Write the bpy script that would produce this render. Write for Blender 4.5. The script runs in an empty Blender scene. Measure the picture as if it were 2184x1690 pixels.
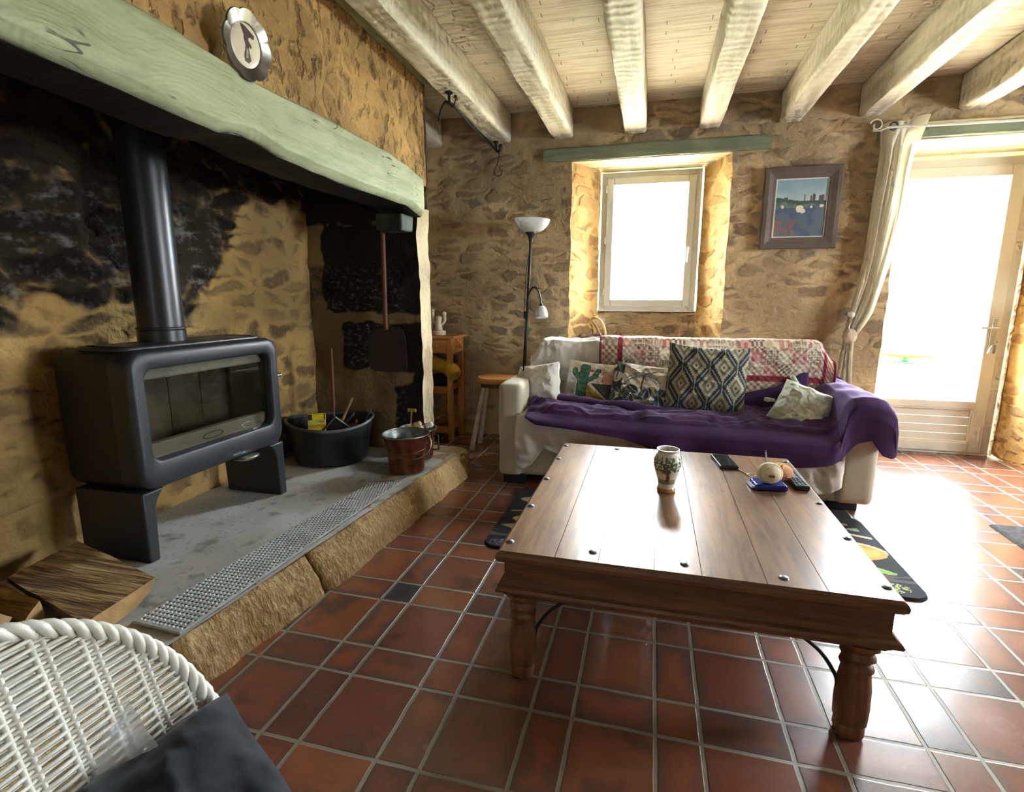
import bpy, bmesh, math, random
from mathutils import Vector, Matrix, noise
from math import sin, cos, pi, sqrt, atan2, floor
random.seed(7)
SC = bpy.context.scene
COL = SC.collection
V = Vector

# ------------------------------------------------------------------ helpers
def lin(c):
    r = []
    for k in c[:3]:
        k = k/255.0
        r.append(k/12.92 if k <= .04045 else ((k+.055)/1.055)**2.4)
    return (r[0], r[1], r[2], 1.0)

def sst(a, b, x):
    t = max(0.0, min(1.0, (x-a)/(b-a)))
    return t*t*(3-2*t)

def lerp(a, b, t):
    return a+(b-a)*t

def mixc(a, b, t):
    return tuple(a[i]+(b[i]-a[i])*t for i in range(3))

def pw(tab, x):
    """piecewise linear table"""
    if x <= tab[0][0]: return tab[0][1]
    for (a, fa), (b, fb) in zip(tab, tab[1:]):
        if x <= b:
            return fa+(fb-fa)*(x-a)/(b-a)
    return tab[-1][1]

def nz(x, y, z, s=1.0):
    return noise.noise(V((x*s, y*s, z*s)))

def fbm(x, y, z, s=1.0, o=4):
    return noise.fractal(V((x*s, y*s, z*s)), 1.0, 2.0, o)

def smooth_path(pts, n=8, closed=False):
    P = [V(p) for p in pts]
    out = []
    m = len(P)
    rng = range(m if closed else m-1)
    for i in rng:
        p0 = P[(i-1) % m] if (closed or i > 0) else P[0]*2-P[1]
        p1 = P[i]; p2 = P[(i+1) % m]
        p3 = P[(i+2) % m] if (closed or i+2 < m) else P[m-1]*2-P[m-2]
        for k in range(n):
            t = k/n
            out.append(0.5*((2*p1)+(-p0+p2)*t+(2*p0-5*p1+4*p2-p3)*t*t+(-p0+3*p1-3*p2+p3)*t**3))
    if not closed: out.append(P[-1])
    return out

ORG = {}

class MB:
    """collects shapes in world coordinates and links them as ONE mesh object"""
    def __init__(s):
        s.v = []; s.f = []; s.m = []; s.c = {}
    def add(s, vs, fs, mi=0):
        b = len(s.v)
        s.v.extend(V(p) for p in vs)
        for f in fs:
            s.f.append(tuple(b+i for i in f)); s.m.append(mi)
        return b
    def box(s, x0, x1, y0, y1, z0, z1, mi=0):
        vs = [(x, y, z) for z in (z0, z1) for y in (y0, y1) for x in (x0, x1)]
        return s.add(vs, [(0, 2, 3, 1), (4, 5, 7, 6), (0, 1, 5, 4), (2, 6, 7, 3), (0, 4, 6, 2), (1, 3, 7, 5)], mi)
    def obox(s, c, h, ax=None, mi=0):
        c = V(c); ax = [V(a).normalized() for a in (ax or ((1, 0, 0), (0, 1, 0), (0, 0, 1)))]
        vs = [c+ax[0]*h[0]*i+ax[1]*h[1]*j+ax[2]*h[2]*k for k in (-1, 1) for j in (-1, 1) for i in (-1, 1)]
        return s.add(vs, [(0, 2, 3, 1), (4, 5, 7, 6), (0, 1, 5, 4), (2, 6, 7, 3), (0, 4, 6, 2), (1, 3, 7, 5)], mi)
    def tube(s, pts, r, n=8, closed=False, mi=0, flat=1.0, caps=True):
        P = [V(p) for p in pts]; m = len(P)
        R = r if isinstance(r, (list, tuple)) else [r]*m
        vs = []; up = None
        for i in range(m):
            a = P[(i-1) % m] if (closed or i) else P[i]
            b = P[(i+1) % m] if (closed or i < m-1) else P[i]
            d = (b-a)
            d = d.normalized() if d.length > 1e-9 else V((0, 0, 1))
            if up is None:
                up = V((0, 0, 1)) if abs(d.z) < .9 else V((1, 0, 0))
            e = d.cross(up)
            if e.length < 1e-6: e = d.cross(V((1, .3, 0)))
            e.normalize(); up = e.cross(d).normalized()
            for k in range(n):
                t = 2*pi*k/n
                vs.append(P[i]+(e*cos(t)+up*sin(t)*flat)*R[i])
        fs = []
        for i in range(m if closed else m-1):
            for k in range(n):
                a = i*n+k; b = i*n+(k+1) % n; j = (i+1) % m
                fs.append((a, b, j*n+(k+1) % n, j*n+k))
        if caps and not closed:
            fs.append(tuple(range(n))[::-1]); fs.append(tuple((m-1)*n+k for k in range(n)))
        return s.add(vs, fs, mi)
    def cyl(s, p0, p1, r0, r1=None, n=16, mi=0):
        return s.tube([p0, p1], [r0, r0 if r1 is None else r1], n, mi=mi)
    def lathe(s, prof, c=(0, 0, 0), n=24, mi=0, ax=None, a0=0, pw_=None, cap=True):
        """prof = [(r, h)...] about the axis ax (default z)"""
        c = V(c)
        if ax is None: e, u, w = V((1, 0, 0)), V((0, 1, 0)), V((0, 0, 1))
        else:
            w = V(ax).normalized(); e = w.cross(V((0, 0, 1)) if abs(w.z) < .9 else V((1, 0, 0))).normalized(); u = w.cross(e)
        vs = []
        for r, h in prof:
            for k in range(n):
                t = a0+2*pi*k/n
                q = r
                if pw_: q = r/((abs(cos(t))**pw_+abs(sin(t))**pw_)**(1/pw_))
                vs.append(c+e*q*cos(t)+u*q*sin(t)+w*h)
        fs = []
        for i in range(len(prof)-1):
            for k in range(n):
                fs.append((i*n+k, i*n+(k+1) % n, (i+1)*n+(k+1) % n, (i+1)*n+k))
        if cap and prof[0][0] > 1e-6: fs.append(tuple(range(n))[::-1])
        if cap and prof[-1][0] > 1e-6: fs.append(tuple((len(prof)-1)*n+k for k in range(n)))
        return s.add(vs, fs, mi)
    def prism(s, poly, o, u, v, d, mi=0):
        """polygon [(a,b)] in the frame o,u,v extruded along the vector d"""
        o = V(o); u = V(u); v = V(v); d = V(d); n = len(poly)
        vs = [o+u*a+v*b for a, b in poly]+[o+u*a+v*b+d for a, b in poly]
        fs = [tuple(range(n))[::-1], tuple(range(n, 2*n))]
        for k in range(n): fs.append((k, (k+1) % n, n+(k+1) % n, n+k))
        return s.add(vs, fs, mi)
    def grid(s, fn, nu, nv, mi=0, closeu=False, col=None, flip=False):
        b = len(s.v)
        for j in range(nv+1):
            for i in range(nu if closeu else nu+1):
                u, v = i/nu, j/nv
                s.v.append(V(fn(u, v)))
                if col: s.c[len(s.v)-1] = col(u, v)
        w = nu if closeu else nu+1
        for j in range(nv):
            for i in range(nu):
                i2 = (i+1) % w
                f = (b+j*w+i, b+j*w+i2, b+(j+1)*w+i2, b+(j+1)*w+i)
                s.f.append(f[::-1] if flip else f); s.m.append(mi)
        return b
    def sphere(s, c, r, n=14, mi=0, sc=(1, 1, 1)):
        c = V(c)
        return s.grid(lambda u, v: c+V((r*sc[0]*sin(pi*v)*cos(2*pi*u), r*sc[1]*sin(pi*v)*sin(2*pi*u), -r*sc[2]*cos(pi*v))), n, max(6, n//2+1), mi, closeu=True)
    def warp(s, fn):
        s.v = [V(fn(p)) for p in s.v]
    def build(s, name, mats, parent=None, smooth=38, bevel=0, seg=2, org=None, merge=0, sub=0, solid=0, soff=0, attr='Col'):
        me = bpy.data.meshes.new(name)
        if parent is not None: o0 = ORG[parent.name]
        elif org is not None: o0 = V(org)
        else:
            xs = [p.x for p in s.v]; ys = [p.y for p in s.v]
            o0 = V(((min(xs)+max(xs))/2, (min(ys)+max(ys))/2, min(p.z for p in s.v)))
        me.from_pydata([p-o0 for p in s.v], [], s.f)
        for m in (mats if isinstance(mats, (list, tuple)) else [mats]): me.materials.append(m)
        me.polygons.foreach_set('material_index', s.m)
        if s.c:
            ca = me.color_attributes.new(attr, 'FLOAT_COLOR', 'POINT')
            buf = []
            for i in range(len(s.v)):
                c = s.c.get(i, (1, 1, 1)); buf.extend((c[0], c[1], c[2], 1))
            ca.data.foreach_set('color', buf)
        me.update()
        if merge:
            bm = bmesh.new(); bm.from_mesh(me)
            bmesh.ops.remove_doubles(bm, verts=bm.verts, dist=merge)
            bmesh.ops.recalc_face_normals(bm, faces=bm.faces)
            bm.to_mesh(me); bm.free()
        if smooth:
            me.polygons.foreach_set('use_smooth', [True]*len(me.polygons))
            if smooth < 180: me.set_sharp_from_angle(angle=math.radians(smooth))
        ob = bpy.data.objects.new(name, me); COL.objects.link(ob)
        if parent is not None:
            ob.parent = parent; ORG[ob.name] = o0
        else:
            ob.location = o0; ORG[ob.name] = o0
        if solid:
            md = ob.modifiers.new('solid', 'SOLIDIFY'); md.thickness = solid; md.offset = soff
        if bevel:
            md = ob.modifiers.new('bevel', 'BEVEL'); md.width = bevel; md.segments = seg; md.limit_method = 'ANGLE'; md.angle_limit = math.radians(35)
        if sub:
            md = ob.modifiers.new('sub', 'SUBSURF'); md.levels = sub; md.render_levels = sub
        return ob

def tag(o, label=None, cat=None, group=None, kind=None):
    if label: o['label'] = label
    if cat: o['category'] = cat
    if group: o['group'] = group
    if kind: o['kind'] = kind
    return o

def thing(name, label, cat, loc, group=None, kind=None):
    o = bpy.data.objects.new(name, None); COL.objects.link(o); o.location = loc
    o.empty_display_size = .05
    ORG[o.name] = V(loc)
    return tag(o, label, cat, group, kind)

# ------------------------------------------------------------------ materials
class NT:
    def __init__(s, name):
        s.mat = bpy.data.materials.new(name); s.mat.use_nodes = True
        s.t = s.mat.node_tree; s.t.nodes.clear()
        s.out = s.t.nodes.new('ShaderNodeOutputMaterial')
    def n(s, typ, props=None, **inp):
        nd = s.t.nodes.new(typ)
        for k, v in (props or {}).items(): setattr(nd, k, v)
        for k, v in inp.items():
            key = int(k[1:]) if (k[0] == 'i' and k[1:].isdigit()) else k.replace('_', ' ')
            s.set(nd.inputs[key], v)
        return nd
    def set(s, sock, v):
        if isinstance(v, bpy.types.NodeSocket): s.t.links.new(v, sock)
        else: sock.default_value = v
    def co(s, which='Object'):
        return s.n('ShaderNodeTexCoord').outputs[which]
    def map(s, vec, scale=(1, 1, 1), rot=(0, 0, 0), loc=(0, 0, 0)):
        return s.n('ShaderNodeMapping', None, Vector=vec, Scale=scale, Rotation=rot, Location=loc).outputs[0]
    def noise(s, vec, scale=5., detail=4., rough=.55, dist=0.):
        return s.n('ShaderNodeTexNoise', None, Vector=vec, Scale=scale, Detail=detail, Roughness=rough, Distortion=dist).outputs[0]
    def noisec(s, vec, scale=5., detail=3.):
        return s.n('ShaderNodeTexNoise', None, Vector=vec, Scale=scale, Detail=detail).outputs[1]
    def math(s, op, a, b=0., c=0., clamp=False):
        nd = s.n('ShaderNodeMath', {'operation': op, 'use_clamp': clamp}); s.set(nd.inputs[0], a); s.set(nd.inputs[1], b); s.set(nd.inputs[2], c)
        return nd.outputs[0]
    def vm(s, op, a, b=(0, 0, 0)):
        nd = s.n('ShaderNodeVectorMath', {'operation': op}); s.set(nd.inputs[0], a); s.set(nd.inputs[1], b)
        return nd.outputs[0]
    def sep(s, v):
        return s.n('ShaderNodeSeparateXYZ', None, i0=v).outputs
    def mix(s, f, a, b, bt='MIX'):
        nd = s.n('ShaderNodeMix', {'data_type': 'RGBA', 'blend_type': bt})
        s.set(nd.inputs[0], f); s.set(nd.inputs[6], a); s.set(nd.inputs[7], b)
        return nd.outputs[2]
    def ramp(s, f, stops, interp='LINEAR'):
        nd = s.n('ShaderNodeValToRGB'); s.set(nd.inputs[0], f); r = nd.color_ramp; r.interpolation = interp
        while len(r.elements) < len(stops): r.elements.new(.5)
        for e, (p, c) in zip(r.elements, stops):
            e.position = p; e.color = c if len(c) == 4 else (*c, 1)
        return nd.outputs[0]
    def step(s, x, a, b):
        return s.n('ShaderNodeMapRange', {'interpolation_type': 'SMOOTHSTEP'}, Value=x, From_Min=a, From_Max=b).outputs[0]
    def bump(s, h, strength=.4, dist=.01, normal=None):
        nd = s.n('ShaderNodeBump', None, Height=h, Strength=strength, Distance=dist)
        if normal: s.set(nd.inputs['Normal'], normal)
        return nd.outputs[0]
    def pbr(s, color, rough=.6, metal=0., normal=None, **kw):
        b = s.n('ShaderNodeBsdfPrincipled'); s.set(b.inputs['Base Color'], color); s.set(b.inputs['Roughness'], rough); s.set(b.inputs['Metallic'], metal)
        if normal: s.set(b.inputs['Normal'], normal)
        for k, v in kw.items(): s.set(b.inputs[k.replace('_', ' ')], v)
        s.t.links.new(b.outputs[0], s.out.inputs[0])
        return s.mat

def simple(name, c, rough=.6, metal=0., c2=None, scale=6., bump=0., bscale=60., dist=.004, stretch=(1, 1, 1), **kw):
    t = NT(name); p = t.map(t.co(), stretch)
    col = lin(c)
    c2 = c2 or tuple(k*.86 for k in c)
    f = t.noise(p, scale, 4.)
    col = t.mix(t.step(f, .35, .68), lin(c), lin(c2))
    nrm = t.bump(t.noise(p, bscale, 3.), bump, dist) if bump else None
    return t.pbr(col, rough, metal, nrm, **kw)

def attr_mat(name, rough=.85, bump=0., bscale=200., dist=.002, weave=False, attr='Col', **kw):
    t = NT(name); a = t.n('ShaderNodeAttribute', {'attribute_name': attr}).outputs[0]
    p = t.co()
    a = t.mix(.10, a, t.noisec(p, 40.), 'SOFT_LIGHT')
    nrm = t.bump(t.noise(p, bscale, 2.), bump, dist) if bump else None
    return t.pbr(a, rough, 0., nrm, **kw)

def stone_mat(name, cover=.30, mortar=(198, 172, 132), stones=((120, 102, 80), (164, 140, 108), (140, 118, 90), (128, 114, 98)), scale=(4.3, 4.3, 11.5), soot=False, relief=.55, edge=(.03, .22), blend=.80, pscale=11., pits=0.):
    t = NT(name); p = t.co()
    dn = t.vm('SUBTRACT', t.noisec(p, 3.2, 1.), (.5, .5, .5))
    q = t.vm('ADD', p, t.vm('MULTIPLY', dn, (.16, .16, .10)))
    dn2 = t.vm('SUBTRACT', t.noisec(p, 20., 1.), (.5, .5, .5))
    q = t.vm('ADD', q, t.vm('MULTIPLY', dn2, (.035, .035, .025)))
    q = t.map(q, scale)
    ve = t.n('ShaderNodeTexVoronoi', {'feature': 'DISTANCE_TO_EDGE'}, Vector=q, Scale=1.0, Randomness=.85)
    vc = t.n('ShaderNodeTexVoronoi', {'feature': 'F1'}, Vector=q, Scale=1.0, Randomness=.85)
    rnd = t.sep(vc.outputs['Color'])
    big = t.noise(p, 2.4, 1.)
    fine = t.noise(p, 34., 2., .65)
    med = t.noise(p, 9., 2.)
    # shrink each stone by its own random amount, some vanish under the mortar
    thr = t.math('MULTIPLY', t.math('SUBTRACT', rnd[0], cover), -.42)
    d = t.math('SUBTRACT', ve.outputs[0], t.math('MAXIMUM', thr, -.02))
    d = t.math('SUBTRACT', d, t.math('MULTIPLY', t.math('SUBTRACT', med, .42), .34))
    mask = t.step(d, edge[0], edge[1])
    sc = t.ramp(rnd[1], [(0., lin(stones[0])), (.35, lin(stones[1])), (.65, lin(stones[2])), (1., lin(stones[3]))])
    sc = t.mix(t.math('MULTIPLY', t.step(fine, .42, .75), .45), sc, lin((172, 140, 98)))
    mc = t.mix(t.step(big, .35, .65), lin(mortar), lin(tuple(k*.84 for k in mortar)))
    mc = t.mix(t.math('MULTIPLY', t.step(fine, .5, .8), .35), mc, lin((150, 116, 74)))
    col = t.mix(t.math('MULTIPLY', mask, t.math('MULTIPLY_ADD', rnd[2], .45, blend-.25)), mc, sc)
    h = t.math('ADD', t.math('MULTIPLY', mask, .45), t.math('MULTIPLY', fine, .40))
    if pits:
        pt = t.noise(t.map(p, (1., 1., .6)), 15., 4., .6)
        pm = t.step(pt, .54, .68)
        col = t.mix(t.math('MULTIPLY', pm, .45), col, lin((112, 80, 46)))
        h = t.math('ADD', t.math('MULTIPLY', h, .6), t.math('MULTIPLY', t.math('SUBTRACT', 1., pm), pits))
    if soot:
        a = t.n('ShaderNodeAttribute', {'attribute_name': 'Soot'}).outputs[0]
        s = t.sep(a)
        sf = t.math('ADD', s[0], t.math('MULTIPLY', t.math('SUBTRACT', med, .5), 1.5))
        sf = t.math('ADD', sf, t.math('MULTIPLY', t.math('SUBTRACT', mask, .5), .35))
        sf = t.step(sf, .25, .85)
        pale = t.math('MULTIPLY', t.step(t.math('ADD', t.math('MULTIPLY', t.noise(t.map(p, (1., .8, 1.6)), pscale, 3., .6), .75), t.math('MULTIPLY', fine, .25)), .50, .68), s[1])
        dark = t.mix(.5, t.mix(1., col, (.11, .115, .13, 1), 'MULTIPLY'), t.mix(mask, lin((34, 33, 33)), lin((22, 22, 24))))
        black = t.mix(t.math('MULTIPLY', pale, t.math('SUBTRACT', 1.0, t.math('MULTIPLY', mask, .55))), dark, lin((122, 120, 114)))
        col = t.mix(sf, col, black)
    return t.pbr(col, .93, 0., t.bump(h, relief, .03), **{'Specular_IOR_Level': .2})

def wood_mat(name, c1, c2, axis=0, rough=.5, scale=1., grain=1., coat=0., rnd=True, bump=.15):
    """axis: the direction of the grain"""
    t = NT(name); p = t.co()
    st = [9., 9., 9.]; st[axis] = .9
    if rnd:
        r = t.n('ShaderNodeAttribute', {'attribute_name': 'Col'}).outputs[0]
        p = t.vm('ADD', p, t.vm('MULTIPLY', r, (3.1, 5.3, 2.2)))
    q = t.map(p, tuple(k*scale for k in st))
    n1 = t.noise(q, 2.2, 5., .6, 1.1)
    n2 = t.noise(t.map(q, (3, 3, 3)), 3., 4., .6, .4)
    f = t.math('ADD', t.math('MULTIPLY', n1, .7), t.math('MULTIPLY', n2, .3*grain))
    col = t.mix(t.step(f, .36, .66), lin(c1), lin(c2))
    if rnd:
        rs = t.sep(r)
        col = t.mix(t.math('MULTIPLY', rs[0], .40), col, lin(tuple(k*.62 for k in c2)))
    # small knots and dents
    kn = t.n('ShaderNodeTexVoronoi', {'feature': 'F1'}, Vector=t.map(p, (1, 1, 1)), Scale=9.).outputs[0]
    col = t.mix(t.math('MULTIPLY', t.math('SUBTRACT', 1., t.step(kn, .03, .12)), .55), col, lin(tuple(k*.35 for k in c2)))
    rg = t.math('ADD', rough-.03, t.math('MULTIPLY', n1, .06))
    return t.pbr(col, rg, 0., t.bump(f, bump, .004), Coat_Weight=coat, Coat_Roughness=.3)
# ------------------------------------------------------------------ the materials
def tile_floor():
    t = NT('terracotta_tiles'); p = t.co()
    wob = t.vm('MULTIPLY', t.vm('SUBTRACT', t.noisec(p, 14., 0.), (.5, .5, .5)), (.004, .004, 0))
    s = t.sep(t.vm('ADD', p, wob))
    PX, AX, X0 = .356, .123, -1.003
    PY, AY, Y0 = .415, .273, 1.065
    def axis(c, P, A, O):
        a = t.math('DIVIDE', t.math('SUBTRACT', c, O), P)
        k = t.math('FLOOR', a)
        m = t.math('MULTIPLY', t.math('SUBTRACT', a, k), P)        # metres inside the period
        big = t.math('GREATER_THAN', m, A)
        d = t.math('MINIMUM', t.math('MINIMUM', m, t.math('SUBTRACT', P, m)), t.math('ABSOLUTE', t.math('SUBTRACT', m, A)))
        return t.math('ADD', t.math('MULTIPLY', k, 2.), big), d, m
    ix, dx, mx = axis(s[0], PX, AX, X0); iy, dy, my = axis(s[1], PY, AY, Y0)
    d = t.math('MINIMUM', dx, dy)
    tile = t.step(d, .0042, .0074)
    idv = t.n('ShaderNodeCombineXYZ', None, X=ix, Y=iy, Z=3.7).outputs[0]
    wn = t.n('ShaderNodeTexWhiteNoise', {'noise_dimensions': '3D'}, Vector=idv)
    r = t.sep(wn.outputs[1])
    base = t.ramp(r[0], [(0., lin((118, 72, 58))), (.28, lin((140, 84, 64))), (.5, lin((108, 68, 58))), (.72, lin((152, 92, 64))), (.88, lin((132, 88, 68))), (.90, lin((72, 68, 74))), (1., lin((66, 66, 74)))])
    p2 = t.vm('ADD', p, t.vm('MULTIPLY', wn.outputs[1], (7., 9., 0.)))
    cloud = t.noise(p2, 5.5, 2., .6)
    base = t.mix(t.math('MULTIPLY', t.step(cloud, .52, .70), .75), base, lin((84, 66, 60)))
    base = t.mix(t.math('MULTIPLY', t.step(t.noise(p2, 3.3, 1.), .55, .75), .6), base, lin((168, 102, 68)))
    # kiln flashing: greyed edges on some tiles, warmer middles on others
    eg = t.math('SUBTRACT', 1., t.step(t.math('ADD', d, t.math('MULTIPLY', t.math('SUBTRACT', cloud, .5), .12)), .004, .055))
    base = t.mix(t.math('MULTIPLY', eg, t.math('MULTIPLY', r[1], .75)), base, lin((94, 78, 74)))
    base = t.mix(t.math('MULTIPLY', t.math('SUBTRACT', 1., eg), t.math('MULTIPLY', t.math('MULTIPLY', r[2], r[2]), .5)), base, lin((172, 98, 62)))
    fine = t.noise(p, 90., 2., .6)
    base = t.mix(t.math('MULTIPLY', t.step(fine, .5, .8), .18), base, lin((168, 120, 96)))
    col = t.mix(tile, t.mix(t.noise(p, 30., 3.), lin((150, 140, 118)), lin((122, 112, 94))), base)
    streak = t.noise(t.map(p2, (3., 17., 1.)), 1.4, 1.)
    h = t.math('ADD', t.math('MULTIPLY', tile, 1.), t.math('ADD', t.math('MULTIPLY', streak, .03), t.math('MULTIPLY', cloud, .15)))
    h = t.math('ADD', h, t.math('MULTIPLY', fine, .05))
    rg = t.math('ADD', t.math('MULTIPLY', t.noise(p2, 4., 1.), .12), .19)
    rg = t.math('ADD', rg, t.math('MULTIPLY', t.math('SUBTRACT', 1., tile), .35))
    return t.pbr(col, rg, 0., t.bump(h, .42, .006), IOR=1.78)

def ceiling_boards():
    t = NT('whitewashed_boards'); p = t.co(); s = t.sep(p)
    b = t.math('DIVIDE', s[1], .118); k = t.math('FLOOR', b); f = t.math('SUBTRACT', b, k)
    wn = t.n('ShaderNodeTexWhiteNoise', {'noise_dimensions': '1D'}, W=k); r = t.sep(wn.outputs[1])
    seam = t.math('SUBTRACT', 1., t.step(t.math('ABSOLUTE', t.math('SUBTRACT', f, .5)), .455, .485))
    n1 = t.noise(t.map(p, (1.2, 14., 1.)), 2.6, 5., .62)
    n2 = t.noise(p, 2.1, 3.)
    c = t.mix(t.step(n1, .38, .70), lin((226, 216, 192)), lin((192, 178, 148)))
    c = t.mix(t.math('MULTIPLY', t.step(n2, .5, .7), .35), c, lin((176, 158, 124)))
    c = t.mix(t.math('MULTIPLY', r[0], .22), c, lin((190, 178, 148)))
    c = t.mix(t.math('MULTIPLY', seam, .38), c, c)
    # nail slots, two short dark ticks to a board beside every second joist
    xx = t.math('ADD', t.math('DIVIDE', s[0], .23), t.math('MULTIPLY', r[1], .55)); fx = t.math('SUBTRACT', xx, t.math('FLOOR', xx))
    wn2 = t.n('ShaderNodeTexWhiteNoise', {'noise_dimensions': '2D'}, Vector=t.n('ShaderNodeCombineXYZ', None, X=k, Y=t.math('FLOOR', xx)).outputs[0])
    tick = t.math('MULTIPLY', t.math('LESS_THAN', t.math('ABSOLUTE', t.math('SUBTRACT', fx, .5)), .012), t.math('LESS_THAN', t.math('ABSOLUTE', t.math('SUBTRACT', f, .45)), .19))
    tick = t.math('MULTIPLY', tick, t.math('GREATER_THAN', wn2.outputs[0], .35))
    c = t.mix(t.math('MULTIPLY', tick, .75), c, lin((84, 70, 54)))
    h = t.math('SUBTRACT', n1, t.math('MULTIPLY', t.math('SUBTRACT', 1., seam), -.0))
    h = t.math('ADD', t.math('MULTIPLY', n1, .4), t.math('MULTIPLY', seam, .8))
    return t.pbr(c, .75, 0., t.bump(h, .35, .006))

def beam_paint(name, c1, c2, soot_from=None, cracks=False):
    t = NT(name); p = t.co(); s = t.sep(p)
    n1 = t.noise(t.map(p, (9., 1.3, 9.)), 2., 5., .6)
    n2 = t.noise(p, 5., 4.); n3 = t.noise(p, 40., 3.)
    c = t.mix(t.step(n1, .38, .68), lin(c1), lin(c2))
    c = t.mix(t.math('MULTIPLY', t.step(n2, .58, .74), .35), c, lin(tuple(k*.74 for k in c2)))
    # adze marks across the beam
    w = t.n('ShaderNodeTexWave', {'bands_direction': 'Y', 'wave_profile': 'SIN'}, Vector=t.vm('ADD', p, t.vm('MULTIPLY', t.noisec(p, 3.), (0., .18, 0.))), Scale=4.6, Distortion=2.2, Detail=2., Detail_Scale=1.6).outputs[1]
    h = t.math('ADD', t.math('MULTIPLY', w, .55 if not cracks else .12), t.math('ADD', t.math('MULTIPLY', n1, .5), t.math('MULTIPLY', n3, .12)))
    if cracks:
        cn = t.noise(t.map(p, (7., .9, 7.)), 1.6, 2., .5, .3)
        ck = t.math('MULTIPLY', t.math('SUBTRACT', 1., t.step(t.math('ABSOLUTE', t.math('SUBTRACT', cn, .52)), .0015, .0060)), t.step(n2, .53, .60))
        c = t.mix(t.math('MULTIPLY', ck, .8), c, lin((58, 62, 46)))
        h = t.math('SUBTRACT', h, t.math('MULTIPLY', ck, .8))
        rings = t.n('ShaderNodeTexWave', {'wave_type': 'RINGS', 'rings_direction': 'Y'}, Vector=t.map(t.vm('ADD', p, t.vm('MULTIPLY', t.noisec(p, 1.6), (.5, .5, .5))), (1., .35, 1.)), Scale=22., Distortion=3., Detail=2.).outputs[1]
        h = t.math('ADD', h, t.math('MULTIPLY', rings, .10))
    if soot_from is not None:
        k = t.step(t.math('ADD', t.math('MULTIPLY', s[0], -1.), t.math('MULTIPLY', n2, .03)), soot_from, soot_from+.03)
        c = t.mix(k, c, lin((22, 21, 20)))
    return t.pbr(c, .62, 0., t.bump(h, .5, .010))

M = {}
M['floor'] = tile_floor()
M['ceiling'] = ceiling_boards()
M['wall'] = stone_mat('rubble_wall')
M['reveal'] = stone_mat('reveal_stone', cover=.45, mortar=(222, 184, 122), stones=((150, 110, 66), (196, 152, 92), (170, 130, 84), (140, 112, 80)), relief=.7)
M['breast'] = stone_mat('chimney_breast_stone', cover=.68, mortar=(198, 158, 102), stones=((112, 82, 50), (150, 114, 70), (128, 96, 60), (168, 132, 88)), scale=(7.5, 7.5, 6.6), relief=1., edge=(.02, .16), blend=.55, pits=.55)
M['fireback'] = stone_mat('sooty_fireback', cover=.30, mortar=(200, 164, 104), stones=((78, 64, 48), (138, 110, 74), (108, 86, 60), (92, 76, 58)), scale=(4.0, 4.0, 9.6), soot=True, relief=.9)
M['jamb'] = stone_mat('dressed_jamb_stone', cover=.95, mortar=(150, 128, 92), stones=((88, 74, 56), (120, 100, 72), (96, 82, 62), (84, 74, 60)), scale=(2.4, 2.4, 3.), soot=True, relief=.5, pscale=28.)
M['pillar'] = stone_mat('pale_pillar_stone', cover=.9, mortar=(214, 196, 160), stones=((160, 140, 112), (196, 176, 140), (180, 160, 128), (150, 134, 112)), scale=(2.4, 2.4, 2.4), relief=.7)
M['beam'] = beam_paint('whitewashed_beam', (224, 217, 196), (190, 180, 154))
M['green'] = beam_paint('sage_green_paint', (170, 178, 138), (150, 160, 120), None, True)
M['mantel'] = beam_paint('sage_green_mantel', (178, 184, 146), (156, 163, 122), 1.425, True)
M['board_green'] = simple('flat_sage_paint', (126, 134, 104), .6, c2=(116, 124, 96))
M['soffit'] = wood_mat('pale_soffit_boards', (226, 214, 176), (196, 178, 134), 0, .6, .8, rnd=False)
M['pvc'] = simple('white_pvc', (214, 214, 206), .35, c2=(206, 206, 198), scale=2.)
M['door_paint'] = simple('door_white_paint', (206, 204, 196), .4, c2=(198, 196, 186), scale=2.)
M['metal'] = simple('brushed_metal', (190, 190, 186), .28, 1.)
M['chrome'] = simple('chrome', (220, 220, 220), .12, 1.)

def glass(name='thin_glass', tint=(1, 1, 1), refl=.07):
    t = NT(name)
    a = t.n('ShaderNodeBsdfTransparent', None, Color=(*tint, 1)); b = t.n('ShaderNodeBsdfGlossy', None, Roughness=.02)
    fr = t.n('ShaderNodeFresnel', None, IOR=1.45).outputs[0]
    m = t.n('ShaderNodeMixShader'); t.set(m.inputs[0], t.math('MULTIPLY', t.math('MULTIPLY', fr, refl/.04), t.math('SUBTRACT', 1., t.n('ShaderNodeNewGeometry').outputs['Backfacing']))); t.set(m.inputs[1], a.outputs[0]); t.set(m.inputs[2], b.outputs[0])
    t.t.links.new(m.outputs[0], t.out.inputs[0]); return t.mat
M['glass'] = glass()
M['stove_glass'] = glass('smoky_stove_glass', (.62, .60, .55), .075)

# ------------------------------------------------------------------ the room
XL, XR, YB, YF, ZC = -2.27, 4.1, 4.40, -2.7, 2.64      # left, right, window wall, wall behind the camera, ceiling
YO = 4.98                                               # outer face of the window wall

def rough(p, amp=1.0):
    a = V((nz(p.x, p.y, p.z, 3.1), nz(p.x+9, p.y, p.z, 3.1), nz(p.x, p.y+7, p.z, 3.1)))*.014
    b = V((nz(p.x, p.y+3, p.z, 11.), nz(p.x+4, p.y, p.z+5, 11.), nz(p.x, p.y, p.z+9, 11.)))*.009
    return p+(a+b)*amp

def patch(mb, o, u, v, step=.05, amp=1., mi=0, col=None):
    o, u, v = V(o), V(u), V(v)
    nu = max(1, int(u.length/step)); nv = max(1, int(v.length/step))
    mb.grid(lambda a, b: rough(o+u*a+v*b, amp), nu, nv, mi, col=(lambda a, b: col(o+u*a+v*b)) if col else None)

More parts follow.
